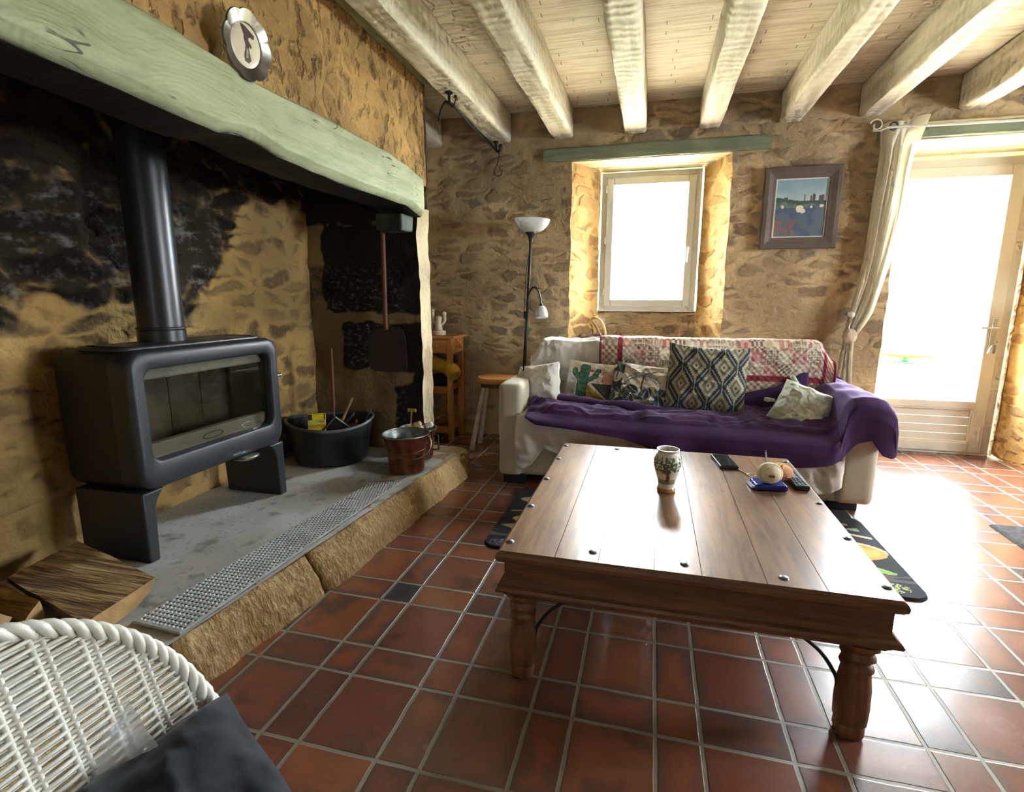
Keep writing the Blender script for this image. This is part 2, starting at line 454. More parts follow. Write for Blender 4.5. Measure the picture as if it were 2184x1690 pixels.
# floor (the tile field runs on under the door) and ceiling
mb = MB(); mb.grid(lambda u, v: (lerp(XL-.1, XR+.1, u), lerp(YF-.1, 4.84, v), 0), 10, 10)
tag(mb.build('floor', M['floor'], org=(0, 0, 0)), kind='structure')
mb = MB(); mb.box(XL-.4, XR+.3, YF-.3, YO+.3, ZC, ZC+.1)
tag(mb.build('ceiling', M['ceiling'], org=(0, 0, 0), smooth=0), kind='structure')

# window wall with a splayed window recess and the door opening
WX0, WX1, WZ0, WZ1 = -.668, .512, .60, 2.252
WI0, WI1 = -.475, .350
DX0, DX1, DZ1 = 1.615, 2.645, 2.258
YW = 4.74
mb = MB()
def fp(x0, x1, z0, z1): patch(mb, (x0, YB, z0), (x1-x0, 0, 0), (0, 0, z1-z0))
ZT = ZC+.04
fp(XL, WX0, -.04, ZT); fp(WX0, WX1, WZ1, ZT); fp(WX0, WX1, -.04, WZ0); fp(WX1, DX0, -.04, ZT); fp(DX0, DX1, DZ1, ZT); fp(DX1, XR, -.04, ZT)
for x0, x1, z0, z1 in ((XL-.3, WI0, -.1, ZC+.1), (WI0, WI1, 2.25, ZC+.1), (WI0, WI1, -.1, 1.07), (WI1, 1.60, -.1, ZC+.1), (1.60, 2.60, 2.23, ZC+.1), (2.60, XR+.3, -.1, ZC+.1)):
    patch(mb, (x0, YO, z0), (x1-x0, 0, 0), (0, 0, z1-z0), .3)
# recess: cheeks, apron under the window, sill shelf
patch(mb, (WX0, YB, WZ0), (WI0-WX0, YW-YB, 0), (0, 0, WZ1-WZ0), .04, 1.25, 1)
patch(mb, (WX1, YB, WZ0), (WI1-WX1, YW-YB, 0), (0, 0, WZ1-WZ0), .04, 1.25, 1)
patch(mb, (WI0, YW+.03, WZ0), (WI1-WI0, 0, 0), (0, 0, 1.09-WZ0), .05)
patch(mb, (WX0, YB, WZ0), (WX1-WX0, 0, 0), (0, YW-YB+.04, 0), .06, .5)
for x in (WI0, WI1): patch(mb, (x, YW, 1.05), (0, YO-YW, 0), (0, 0, 1.25), .1, .3)
for z in (1.075, 2.235): patch(mb, (WI0, YW, z), (WI1-WI0, 0, 0), (0, YO-YW, 0), .1, .3)
# door reveals
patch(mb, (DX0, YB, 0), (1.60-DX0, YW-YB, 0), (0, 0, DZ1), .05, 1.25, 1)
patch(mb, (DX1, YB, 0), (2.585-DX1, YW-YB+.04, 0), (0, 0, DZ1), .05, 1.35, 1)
for x in (1.60, 2.58): patch(mb, (x, YW, 0), (0, YO-YW, 0), (0, 0, DZ1), .1, .3)
tag(mb.build('wall_back', [M['wall'], M['reveal']], org=(0, 0, 0), smooth=60), kind='structure')

def soffit(name, x0, x1, a0, a1, z0, z1, y1):
    mb = MB()
    n = 3
    for k in range(n):
        f0, f1 = k/n, (k+1)/n-.01
        q = lambda f: (lerp(x0, a0, f), lerp(x1, a1, f), lerp(YB+.005, y1, f), lerp(z0, z1, f))
        A, B = q(f0), q(f1)
        vs = [(A[0], A[2], A[3]), (A[1], A[2], A[3]), (B[1], B[2], B[3]), (B[0], B[2], B[3])]
        vs += [(x, y, z+.02) for x, y, z in vs]
        mb.add(vs, [(0, 1, 2, 3)[::-1], (4, 5, 6, 7), (0, 1, 5, 4), (1, 2, 6, 5), (2, 3, 7, 6), (3, 0, 4, 7)])
    return tag(mb.build(name, M['soffit'], org=(0, 0, 0), smooth=0, bevel=.002), kind='structure')
soffit('trim_1', WX0-.01, WX1+.01, WI0-.01, WI1+.01, WZ1-.004, 2.236, YW)
soffit('trim_2', DX0-.01, DX1+.01, 1.59, 2.60, DZ1-.004, 2.215, YW)

# other walls: left behind the chimney, right and behind the camera, the last two with added windows for fill light
def wall_with_hole(name, ax, pos, a0, a1, hole, out):
    """ax 'x': wall in the plane x=pos running along y; 'y': plane y=pos running along x"""
    mb = MB(); h0, h1, z0, z1 = hole
    P = (lambda a, z, d=0: (pos+out*d, a, z)) if ax == 'x' else (lambda a, z, d=0: (a, pos+out*d, z))
    for b0, b1, c0, c1 in ((a0, h0, 0, ZC), (h1, a1, 0, ZC), (h0, h1, 0, z0), (h0, h1, z1, ZC)):
        o = V(P(b0, c0)); patch(mb, o, V(P(b1, c0))-o, V(P(b0, c1))-o, .12)
        o = V(P(b0, c0, .4)); patch(mb, o, V(P(b1, c0, .4))-o, V(P(b0, c1, .4))-o, .4)
    for a in (h0, h1):
        o = V(P(a, z0)); patch(mb, o, V(P(a, z0, .4))-o, V(P(a, z1))-o, .1, 1., 1)
    for z in (z0, z1):
        o = V(P(h0, z)); patch(mb, o, V(P(h1, z))-o, V(P(h0, z, .4))-o, .1, 1., 1)
    return tag(mb.build(name, [M['wall'], M['reveal']], org=(0, 0, 0), smooth=60), kind='structure')
RW = (2.1, 3.2, .95, 2.0)      # unseen window added in the right wall as fill for the fireplace
FW = (-.2, .2, 1.2, 1.8)     # unseen window added behind the camera for weak fill
wall_with_hole('wall_right', 'x', XR, YF, YB, RW, 1)
wall_with_hole('wall_front', 'y', YF, XL, XR, FW, -1)
def fill_window(name, ax, pos, h, out):
    t = thing(name, None, None, (0, 0, 0), kind='structure')
    mb = MB(); a0, a1, z0, z1 = h
    def bx(b0, b1, c0, c1, d0, d1):
        if ax == 'x': mb.box(min(pos+out*d0, pos+out*d1), max(pos+out*d0, pos+out*d1), b0, b1, c0, c1)
        else: mb.box(b0, b1, min(pos+out*d0, pos+out*d1), max(pos+out*d0, pos+out*d1), c0, c1)
    for b in ((a0, a0+.07, z0, z1), (a1-.07, a1, z0, z1), (a0, a1, z0, z0+.07), (a0, a1, z1-.07, z1), ((a0+a1)/2-.05, (a0+a1)/2+.05, z0, z1)): bx(*b, .26, .32)
    mb.build('frame', M['pvc'], t, smooth=0)
    mb = MB(); bx(a0+.05, a1-.05, z0+.05, z1-.05, .288, .292); mb.build('pane', M['glass'], t, smooth=0)
fill_window('right_fill_window', 'x', XR, RW, 1)
fill_window('front_fill_window', 'y', YF, FW, -1)

# ------------------------------------------------------------------ fireplace: fireback, jamb, chimney breast
XF, YJ0, YJ1 = -1.46, 3.215, 3.385
ZH = .17
def soot_shade_back(p):
    # soot over the stove and behind the flue; its low left end is partly painted shadow
    edge = pw([(.4, .98), (1.2, 1.0), (1.5, 1.13), (1.9, 1.12), (2.25, 1.16), (2.45, 1.35), (2.65, 1.66), (3.0, 1.74), (3.3, 1.70)], p.y)
    edge += fbm(p.x, p.y, p.z, 5.5, 3)*.10
    s = sst(edge-.06, edge+.10, p.z)
    white = .9*sst(1.2, 1.5, p.y)*(1-sst(2.35, 2.6, p.y))*(1-sst(1.55, 1.75, p.z))  # pale highlights on the lit stretch of sooty stones, painted into the colour
    return (s, white, 0)
mb = MB(); patch(mb, (XL, .2, 0), (0, 3.3, 0), (0, 0, ZC), .025, 1.2, 0, soot_shade_back)
o = tag(mb.build('wall_left', [M['fireback']], org=(0, 0, 0), smooth=70, attr='Soot'), kind='structure')
mb = MB(); patch(mb, (XL, 3.30, 0), (0, 1.2, 0), (0, 0, ZC), .05); patch(mb, (XL, YF, 0), (0, 2.95, 0), (0, 0, ZC), .1)
tag(mb.build('wall_alcove', M['wall'], org=(0, 0, 0), smooth=70), kind='structure')

def soot_jamb(p):
    s = .02
    top = sst(1.60, 1.72, p.z+.04*fbm(p.x, p.z, 2, 6., 3))
    for (z0, z1, x0, k) in ((1.10, 1.66, -2.15, 1.35), (.71, 1.025, -2.05, 1.25), (.17, .62, -1.66, 1.2)):
        n = .02*fbm(p.x, p.z, 1, 9., 3)
        s = max(s, k*sst(z0-.02, z0+.015, p.z+n)*(1-sst(z1-.015, z1+.02, p.z+n))*sst(x0-.02, x0+.02, p.x+n))
    s = max(s, 1.3*top, 1.25*sst(-1.56, -1.50, p.x+.02*nz(p.x, p.z, 0, 7))*(1-.55*sst(1.02, 1.05, p.z)*(1-sst(1.08, 1.11, p.z))))
    w = .75*(1-sst(1.25, 1.5, p.z))*(1-sst(-1.62, -1.55, p.x))
    return (s, w, 0)
mb = MB()
patch(mb, (XL, YJ0, 0), (XF-XL, 0, 0), (0, 0, 2.0), .02, .9, 0, soot_jamb)
patch(mb, (XF, YJ0, 0), (0, YJ1-YJ0, 0), (0, 0, 1.76), .02, 1.0, 1, lambda p: (.0, 0, 0))
patch(mb, (XF, YJ1, 0), (XL-XF, 0, 0), (0, 0, ZC), .05, 1.0, 1, lambda p: (0, 0, 0))
tag(mb.build('wall_jamb', [M['jamb'], M['pillar']], org=(0, 0, 0), smooth=70, attr='Soot'), kind='structure')
mb = MB()
patch(mb, (XF, YF, 1.90), (0, YJ1-.03-YF, 0), (0, 0, ZC-1.90), .04, 1.3)
patch(mb, (XF, YJ1-.03, 1.74), (XL-XF, 0, 0), (0, 0, ZC-1.74), .05, 1.2)
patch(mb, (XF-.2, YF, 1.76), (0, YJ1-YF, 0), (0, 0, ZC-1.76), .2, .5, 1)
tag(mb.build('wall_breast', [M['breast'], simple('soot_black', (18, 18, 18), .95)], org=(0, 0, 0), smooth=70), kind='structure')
mb = MB(); patch(mb, (XL, .30, 0), (XF-XL, 0, 0), (0, 0, 2.2), .1, 1., 0, lambda p: (sst(1.2, 1.5, p.z), .2, 0)); patch(mb, (XF, .30, 0), (0, -3.0, 0), (0, 0, 1.9), .1, 1., 0, lambda p: (0, 0, 0))
tag(mb.build('wall_near_jamb', [M['fireback']], org=(0, 0, 0), smooth=70, attr='Soot'), kind='structure')

# ------------------------------------------------------------------ hearth
hearth = thing('hearth', 'raised grey stone hearth with a tan hand-cut kerb under the wood stove', 'hearth', (-1.8, 1.9, 0))
mb = MB()
def hx(y): return pw([(.3, -1.40), (1.15, -1.365), (3.3, -1.235)], y)
def slab(u, v):
    y = lerp(.30, 3.21, v); x = lerp(XL, hx(y)+.01, u)
    return (x, y, ZH+.004*fbm(x, y, 0, 4., 3))
mb.grid(slab, 30, 60)
t = NT('hearth_stone'); p = t.co(); n1 = t.noise(p, 2.6, 2.); n2 = t.noise(p, 55., 2., .65); n3 = t.noise(p, 9., 2.)
c = t.mix(t.step(n1, .35, .65), lin((212, 212, 206)), lin((190, 187, 178)))
c = t.mix(t.math('MULTIPLY', t.step(n3, .56, .70), .5), c, lin((92, 84, 70)))
c = t.mix(t.math('MULTIPLY', t.step(n2, .60, .70), .5), c, lin((74, 66, 56)))
M['hearth'] = t.pbr(c, .55, 0., t.bump(t.math('ADD', t.math('MULTIPLY', n2, .5), n3), .2, .006))
mb.build('hearth_top', M['hearth'], hearth)
t = NT('kerb_stone'); p = t.co()
n1 = t.noise(p, 5., 4.); st = t.noise(t.map(p, (70., 60., 16.), (0, .5, 0)), 1., 3., .6); n3 = t.noise(p, 30., 4.)
c = t.mix(t.step(n1, .35, .65), lin((196, 164, 112)), lin((168, 134, 84)))
c = t.mix(t.math('MULTIPLY', t.step(st, .45, .65), .6), c, lin((220, 196, 148)))
c = t.mix(t.math('MULTIPLY', t.step(n3, .58, .7), .5), c, lin((128, 100, 64)))
zz = t.sep(p)[2]
c = t.mix(t.math('MULTIPLY', t.step(t.math('ADD', zz, t.math('MULTIPLY', n1, .05)), .175, .20), .55), c, lin((140, 124, 100)))
M['kerb'] = t.pbr(c, .9, 0., t.bump(t.math('ADD', st, t.math('MULTIPLY', n3, .7)), .8, .012))
def kerb(y0, y1, xt0, xt1, xb0, xb1, back):
    mb = MB()
    def f(u, v):
        y = lerp(y0, y1, v)
        e = min(v, 1-v)*(y1-y0)
        xt = lerp(xt0, xt1, v); xb = lerp(xb0, xb1, v)
        prof = [(back, ZH-.002), (lerp(back, xt, .6), ZH), (xt-.035, ZH-.001), (xt-.012, ZH-.009), (xt, ZH-.028), (lerp(xt, xb, .35), ZH*.62), (lerp(xt, xb, .75), ZH*.3), (xb, 0)]
        k = u*(len(prof)-1); i = min(int(k), len(prof)-2); q = k-i
        x = lerp(prof[i][0], prof[i+1][0], q); z = lerp(prof[i][1], prof[i+1][1], q)
        r = max(0, .025-e)
        n = fbm(x, y, z, 7., 3)*.012+nz(x, y, z, 26.)*.004
        f_ = u > .25
        return (x+(n-r*.6 if f_ else 0), y, max(0, z+(n*.5 if f_ and z > .02 else 0)-(r*.3 if f_ else 0)))
    mb.grid(f, 24, max(6, int((y1-y0)/.02)))
    # end caps
    for v in (0, 1):
        ps = [f(k/14, v) for k in range(15)]+[(back, lerp(y0, y1, v), 0)]
        mb.add(ps, [tuple(range(16))])
    return mb.build('kerb_stone', M['kerb'], hearth, smooth=50)
kerb(.30, 1.125, -1.395, -1.345, -1.36, -1.315, -1.62)
kerb(1.135, 1.745, -1.343, -1.318, -1.30, -1.238, -1.60)
kerb(1.752, 3.375, -1.306, -1.188, -1.222, -1.155, -1.52)

# ------------------------------------------------------------------ window and door
def ring(mb, x0, x1, z0, z1, w, y0, y1):
    mb.box(x0, x0+w, y0, y1, z0, z1); mb.box(x1-w, x1, y0, y1, z0, z1)
    mb.box(x0+w, x1-w, y0, y1, z0, z0+w); mb.box(x0+w, x1-w, y0, y1, z1-w, z1)
win = thing('window_1', None, None, (-.06, YW, 1.08), kind='structure')
mb = MB(); ring(mb, -.462, .335, 1.082, 2.222, .052, YW-.005, YW+.06); mb.build('window_frame', M['pvc'], win, smooth=0, bevel=.005)
mb = MB(); ring(mb, -.418, .291, 1.126, 2.178, .058, YW-.025, YW+.04); mb.build('window_sash', M['pvc'], win, smooth=0, bevel=.006)
mb = MB(); mb.box(-.365, .238, YW+.004, YW+.010, 1.18, 2.125); mb.build('window_pane', M['glass'], win, smooth=0)
mb = MB(); mb.box(.252, .276, YW-.032, YW-.024, 1.545, 1.615); mb.cyl((.264, YW-.025, 1.60), (.264, YW-.06, 1.60), .008); mb.tube(smooth_path([(.264, YW-.058, 1.605), (.262, YW-.062, 1.56), (.259, YW-.060, 1.49)], 4), .0085, 8)
mb.build('window_handle', simple('white_handle', (235, 235, 230), .3), win)
for z in (1.22, 1.65, 2.06):
    mb = MB(); mb.cyl((-.424, YW-.024, z), (-.424, YW-.024, z+.055), .008, n=10); mb.build('window_hinge', M['pvc'], win)

door = thing('door_1', None, None, (2.17, YW, 0), kind='structure')
DY = YW+.01
mb = MB(); mb.box(1.590, 1.655, DY, DY+.07, 0, 2.195); mb.box(2.495, 2.56, DY, DY+.07, 0, 2.195); mb.box(1.655, 2.495, DY, DY+.07, 2.13, 2.195); mb.box(1.590, 2.56, DY-.01, DY+.07, 0, .022)
mb.build('door_frame', M['door_paint'], door, smooth=0, bevel=.005)
L0, L1, LZ0, LZ1 = 1.650, 2.50, .022, 2.135
mb = MB(); y0, y1 = DY-.02, DY+.035
mb.box(L0, L0+.088, y0, y1, LZ0, LZ1); mb.box(L1-.088, L1, y0, y1, LZ0, LZ1)
for z0, z1 in ((LZ0, .10), (.365, .425), (2.06, LZ1)): mb.box(L0+.088, L1-.088, y0, y1, z0, z1)
mb.build('door_leaf', M['door_paint'], door, smooth=0, bevel=.006)
mb = MB()
for k in range(4): mb.box(L0+.088, L1-.088, y0+.018, y1-.012, .10+k*.0665, .10+(k+1)*.0665-.002)
mb.build('door_panel', M['door_paint'], door, smooth=0, bevel=.003)
mb = MB(); ring(mb, L0+.084, L1-.084, .096, .369, .016, y0+.004, y0+.022); mb.build('panel_moulding', M['door_paint'], door, smooth=0, bevel=.005)
mb = MB(); mb.box(L0+.08, L1-.08, DY+.004, DY+.010, .42, 2.065); mb.build('door_glass', M['glass'], door, smooth=0)
hd = MB(); hd.box(2.437, 2.470, y0-.008, y0, .84, 1.06); h = hd.build('door_handle', M['metal'], door, smooth=0, bevel=.004)
hd = MB(); hd.tube(smooth_path([(2.455, y0-.004, .99), (2.455, y0-.05, .99), (2.44, y0-.058, .99), (2.345, y0-.058, .987)], 5), .009, 10); hd.build('lever', M['metal'], h)
hd = MB(); hd.cyl((2.455, y0-.006, .895), (2.455, y0-.04, .895), .004, n=8); hd.tube([(2.455+.014*cos(a), y0-.04, .88+.016*sin(a)) for a in [2*pi*k/12 for k in range(12)]], .0022, 6, closed=True); hd.box(2.447, 2.464, y0-.043, y0-.039, .80, .865); hd.tube(smooth_path([(2.45, y0-.04, .87), (2.43, y0-.042, .84), (2.42, y0-.04, .80)], 4), .004, 6)
hd.build('keys', M['chrome'], door)
# ------------------------------------------------------------------ timber: joists, mantel, lintels, trim
def timber(name, x0, x1, y0, y1, z0, z1, mat, axis='y', amp=.008, step=.07, wane=.0):
    """a hewn beam: its four faces wander, its arrises are rounded"""
    mb = MB()
    L = (y1-y0) if axis == 'y' else (x1-x0)
    n = max(8, int(L/step)); m = 36
    def f(u, v):
        t = 2*pi*u
        c, s_ = cos(t), sin(t)
        q = 1/((abs(c)**14+abs(s_)**14)**(1/14))
        a = max(-1, min(1, c*q*1.03)); b = max(-1, min(1, s_*q*1.03))
        if axis == 'y':
            x = lerp(x0, x1, (a+1)/2); z = lerp(z0, z1, (b+1)/2); y = lerp(y0, y1, v)
            w = 1 if b < .9 else 0
            x += w*amp*(nz(y, 3*a, z, 2.3)+.6*nz(y, a*2, b*2, 6.)); z += w*amp*(nz(y+5, a*2, b*2, 2.6)+.5*nz(y, a*3, b*3, 8.))
            return (x, y, z)
        y = lerp(y0, y1, (a+1)/2); z = lerp(z0, z1, (b+1)/2); x = lerp(x0, x1, v)
        y += amp*nz(x, a*2, b*2, 2.6); z += amp*nz(x+5, a*2, b*2, 2.6)
        return (x, y, z)
    mb.grid(f, m, n, closeu=True)
    b0 = 0
    mb.f.append(tuple(range(m))[::-1]); mb.m.append(0)
    mb.f.append(tuple(n*m+k for k in range(m))); mb.m.append(0)
    return mb.build(name, mat, smooth=60)

beams = [(-2.06, -1.755, 'rough whitewashed ceiling beam half hidden behind the chimney breast'),
         (-1.32, -1.165, 'whitewashed ceiling beam with the iron hooks and rail under it'),
         (-.822, -.665, 'whitewashed ceiling beam in line with the floor lamp and left end of the sofa'),
         (-.272, -.112, 'whitewashed ceiling beam ending over the left part of the small window'),
         (.262, .408, 'whitewashed ceiling beam ending over the right part of the small window'),
         (.806, .942, 'whitewashed ceiling beam ending above the framed picture'),
         (1.30, 1.436, 'whitewashed ceiling beam ending above the top of the curtain'),
         (1.88, 2.03, 'whitewashed ceiling beam above the glazed door')]
for x0, x1, lb in beams:
    tag(timber('ceiling_beam', x0, x1, YF+.02 if x0 > -1.5 else 3.36, YB-.012, 2.422, ZC-.001, M['beam'], amp=.007), lb, 'beam', 'ceiling beams', 'thing')
tag(timber('ceiling_beam', 2.42, 2.56, YF+.02, YB-.012, 2.422, ZC-.001, M['beam'], amp=.007), 'whitewashed ceiling beam at the right edge, beyond the one over the door', 'beam', 'ceiling beams', 'thing')

# the sagging mantel beam
mb = MB()
def mantel(u, v):
    y = lerp(-1.9, 3.19, v)
    bot = pw([(-1.9, 1.80), (.93, 1.765), (1.45, 1.745), (2.1, 1.722), (2.6, 1.726), (3.0, 1.727), (3.2, 1.688)], y)
    top = pw([(-1.9, 2.04), (1.28, 1.985), (1.78, 1.962), (2.4, 1.968), (2.75, 1.968), (3.0, 1.955), (3.2, 1.925)], y)
    if 1.58 < y < 1.86:                       # a chipped hollow in the lower arris
        bot += .022*sin(pi*(y-1.58)/.28)
    x0, x1, c = -1.64, -1.398, .035
    pts = [(x1, bot+c), (x1, lerp(bot, top, .5)), (x1-.004, top-.012), (x1-.02, top), (x0, top), (x0, bot), (x1-c*.8, bot)]
    k = u*len(pts); i = int(k) % len(pts); q = k-int(k)
    a, b = pts[i], pts[(i+1) % len(pts)]
    x, z = lerp(a[0], b[0], q), lerp(a[1], b[1], q)
    n = .006*fbm(x, y, z, 2.6, 3)+.003*nz(x, y*.5, z, 14.)
    return (x+n, y, z+n)
mb.grid(mantel, 49, 120, closeu=True)
mb.f.append(tuple(range(49))); mb.m.append(0); mb.f.append(tuple(120*49+k for k in range(49))[::-1]); mb.m.append(0)
tag(mb.build('mantel_beam', M['mantel'], smooth=50, org=(0, 0, 0)), 'long sagging sage green timber lintel across the fireplace opening', 'beam', kind='thing')
mb = MB(); mb.box(-1.655, -1.475, 3.03, 3.195, 1.60, 1.70); mb.warp(lambda p: rough(p, .6))
tag(mb.build('corbel_block', simple('dark_green_block', (74, 84, 60), .7, c2=(40, 44, 34)), smooth=0, bevel=.012), 'small dark green wood block under the end of the mantel beam', 'block', kind='thing')
tag(timber('wall_plate_beam', -1.52, -1.375, YF+.02, 3.36, 2.512, ZC-.001, M['green'], amp=.004), 'sage green timber along the top of the chimney breast', 'beam', kind='thing')
mb = MB()
for x0, x1, z0, z1 in ((-1.372, -1.345, 2.60, 2.625),):
    mb.tube(smooth_path([(-1.36, YF+.1, 2.60), (-1.357, 0, 2.598), (-1.36, 1.5, 2.60), (-1.358, 3.1, 2.597)], 6), .012, 8)
tag(mb.build('cable_duct', simple('duct_paint', (206, 206, 178), .5)), 'thin pale conduit along the green timber above the chimney breast', 'conduit')
tag(timber('window_lintel_board', -.897, .762, YB-.022, YB+.06, 2.254, 2.352, M['board_green'], 'x', .004), 'flat sage green lintel board above the small window', 'lintel', kind='thing')
tag(timber('door_lintel_board', 1.425, 3.0, YB-.022, YB+.06, 2.262, 2.335, M['board_green'], 'x', .004), 'flat sage green lintel board above the glazed door', 'lintel', kind='thing')
mb = MB(); mb.box(1.66, 3.0, YB-.035, YB+.02, 2.341, 2.356)
tag(mb.build('door_head_batten', M['soffit'], smooth=0, bevel=.003), 'thin pale batten along the top of the door lintel board', 'batten', kind='thing')

# ------------------------------------------------------------------ wood stove
M['iron'] = simple('stove_black_iron', (44, 46, 50), .42, 0., c2=(38, 40, 44), bump=.12, bscale=260., dist=.002, Specular_IOR_Level=.55)
M['iron_dark'] = simple('matt_black_iron', (26, 26, 28), .55, 0., bump=.1, bscale=200., dist=.002)
stove = thing('wood_stove', 'black cast-iron wood stove with wide glass door and flue pipe on the hearth', 'stove', (-2.0, 1.9, ZH))
SY0, SY1, SX0, SX1 = 1.492, 2.302, -2.20, -1.835
def rrect(y0, y1, z0, z1, r, n=6):
    out = []
    for cy_, cz, a in ((y1-r, z1-r, 0), (y0+r, z1-r, pi/2), (y0+r, z0+r, pi), (y1-r, z0+r, 3*pi/2)):
        for k in range(n+1): out.append((cy_+r*cos(a+pi/2*k/n), cz+r*sin(a+pi/2*k/n)))
    return out
def ringloft(mb, loops, mi=0):
    """loops: lists of 3D points of equal length, skinned in order"""
    n = len(loops[0]); vs = [p for l in loops for p in l]; fs = []
    for i in range(len(loops)-1):
        for k in range(n): fs.append((i*n+k, i*n+(k+1) % n, (i+1)*n+(k+1) % n, (i+1)*n+k))
    return mb.add(vs, fs, mi)
# body shell (rounded top corners seen from the front, hollow firebox behind the door)
mb = MB()
outer = lambda r, x, g=0: [(x, a, b) for a, b in rrect(SY0+g, SY1-g, .455+g, 1.0-g, r)]
loops = [outer(.05, SX0+.02, .02), outer(.06, SX0, .005), outer(.065, SX0+.015, 0), outer(.065, SX1-.10, 0)]
ringloft(mb, loops)
mb.add(outer(.05, SX0+.02, .02), [tuple(range(28))])
mb.build('body', M['iron_dark'], stove, smooth=40)
# cast front frame
mb = MB()
hole = lambda r, x, g=0: [(x, a, b) for a, b in rrect(1.556-g, 2.236+g, .567-g, .926+g, r)]
ringloft(mb, [outer(.065, SX1-.10, 0), outer(.065, SX1-.03, 0), outer(.066, SX1-.012, .004), outer(.066, SX1-.003, .013), outer(.060, SX1, .026), hole(.045, SX1, .010), hole(.042, SX1-.004, .003), hole(.040, SX1-.012, 0), hole(.040, SX1-.045, 0)])
mb.build('door_frame', M['iron'], stove, smooth=50)
mb = MB(); vs = hole(.040, SX1-.040, 0); mb.add(vs, [tuple(range(28))]); mb.build('glass', M['stove_glass'], stove, smooth=0)
# firebox with vermiculite lining, baffle and ash ledge
M['vermiculite'] = simple('fire_bricks', (128, 120, 100), .9, c2=(92, 84, 68), scale=5., bump=.3, bscale=40.)
mb = MB(); b0, b1, z0, z1, xb, xf = 1.545, 2.247, .55, .94, -2.13, SX1-.05
mb.add([(xb, b0, z0), (xb, b1, z0), (xb, b1, z1), (xb, b0, z1), (xf, b0, z0), (xf, b1, z0), (xf, b1, z1), (xf, b0, z1)], [(0, 1, 2, 3), (0, 3, 7, 4), (1, 5, 6, 2), (3, 2, 6, 7), (0, 4, 5, 1)])
mb.box(xb, xf-.06, b0, b1, z0, z0+.02)
for k in range(4): mb.box(xb, xb+.02, b0+k*.1755, b0+k*.1755+.172, z0, z1)
mb.build('firebox', M['vermiculite'], stove, smooth=0)
mb = MB(); mb.box(xf-.045, xf-.006, b0, b1, z0, z0+.075); mb.warp(lambda p: p); mb.build('ash_ledge', simple('ash_grey', (158, 152, 136), .7), stove, smooth=0, bevel=.008)
mb = MB(); mb.box(xf-.05, xf-.006, b0, b1, z1-.062, z1); mb.build('baffle', simple('baffle_grey', (170, 168, 158), .6), stove, smooth=0, bevel=.008)
mb = MB(); mb.tube([(xf-.004, 1.90+.055*cos(a), z0+.040+.014*sin(a)) for a in [2*pi*k/20 for k in range(20)]], .0025, 6, closed=True); mb.build('maker_plate', simple('cast_plate', (128, 116, 92), .6), stove)
# top plate and flue
mb = MB(); ringloft(mb, [[(x, y, z) for (y, x), z in zip(rrect(SY0+g, SY1-g, SX0+.03+g, SX1-.03-g, .05), [zz]*28)] for g, zz in ((.03, .998), (.03, 1.006), (.035, 1.010), (.05, 1.0105))])
mb.add([(x, y, 1.0105) for y, x in rrect(SY0+.08, SY1-.08, SX0+.08, SX1-.08, .05)], [tuple(range(28))])
mb.build('top_plate', M['iron'], stove, smooth=60)
FX, FY, FR = -2.075, 1.865, .0885
M['flue'] = simple('flue_black_enamel', (40, 41, 44), .34, 0., c2=(36, 37, 40), Specular_IOR_Level=.6)
mb = MB(); mb.lathe([(FR+.004, 1.01), (FR+.004, 1.055), (FR, 1.058), (FR, 2.40)], (FX, FY, 0), 48); fl = mb.build('flue_pipe', M['flue'], stove)
mb = MB(); mb.lathe([(FR+.003, 1.060), (FR+.007, 1.063), (FR+.007, 1.068), (FR+.003, 1.071)], (FX, FY, 0), 48); mb.build('collar', M['iron'], fl)
# legs: two cast side panels, widening into the body like brackets
for y0, y1, s_ in ((SY0, SY0+.052, 1), (SY1-.052, SY1, -1)):
    mb = MB()
    inn = y1 if s_ > 0 else y0; out = y0 if s_ > 0 else y1
    poly = [(out, ZH+.001), (inn-.006*s_, ZH+.001), (inn, ZH+.16), (inn+.002*s_, ZH+.215), (inn+.012*s_, ZH+.245), (inn+.030*s_, ZH+.268), (inn+.05*s_, ZH+.285), (out, ZH+.285)]
    mb.prism(poly, (SX0+.015, 0, 0), (0, 1, 0), (0, 0, 1), (SX1-.012-SX0-.015, 0, 0))
    mb.build('leg', M['iron'], stove, smooth=40, bevel=.007, seg=3)
mb = MB(); mb.lathe([(0, -.012), (.045, -.010), (.055, 0), (.05, .006), (0, .008)], (SX1-.01, 2.03, .452), 20, pw_=2.4); mb.warp(lambda p: V((p.x, 2.03+(p.y-2.03)*1.15, p.z)))
mb.build('ash_lever', M['metal'], stove)
mb = MB(); mb.cyl((SX1-.03, SY1, .80), (SX1-.03, SY1+.03, .80), .006); mb.sphere((SX1-.03, SY1+.035, .80), .011); mb.build('air_knob', M['chrome'], stove)
mb = MB(); mb.box(SX0-.03, SX0+.02, SY0+.06, SY0+.26, .76, .93); mb.build('rear_heat_shield', M['iron_dark'], stove, smooth=0, bevel=.01)

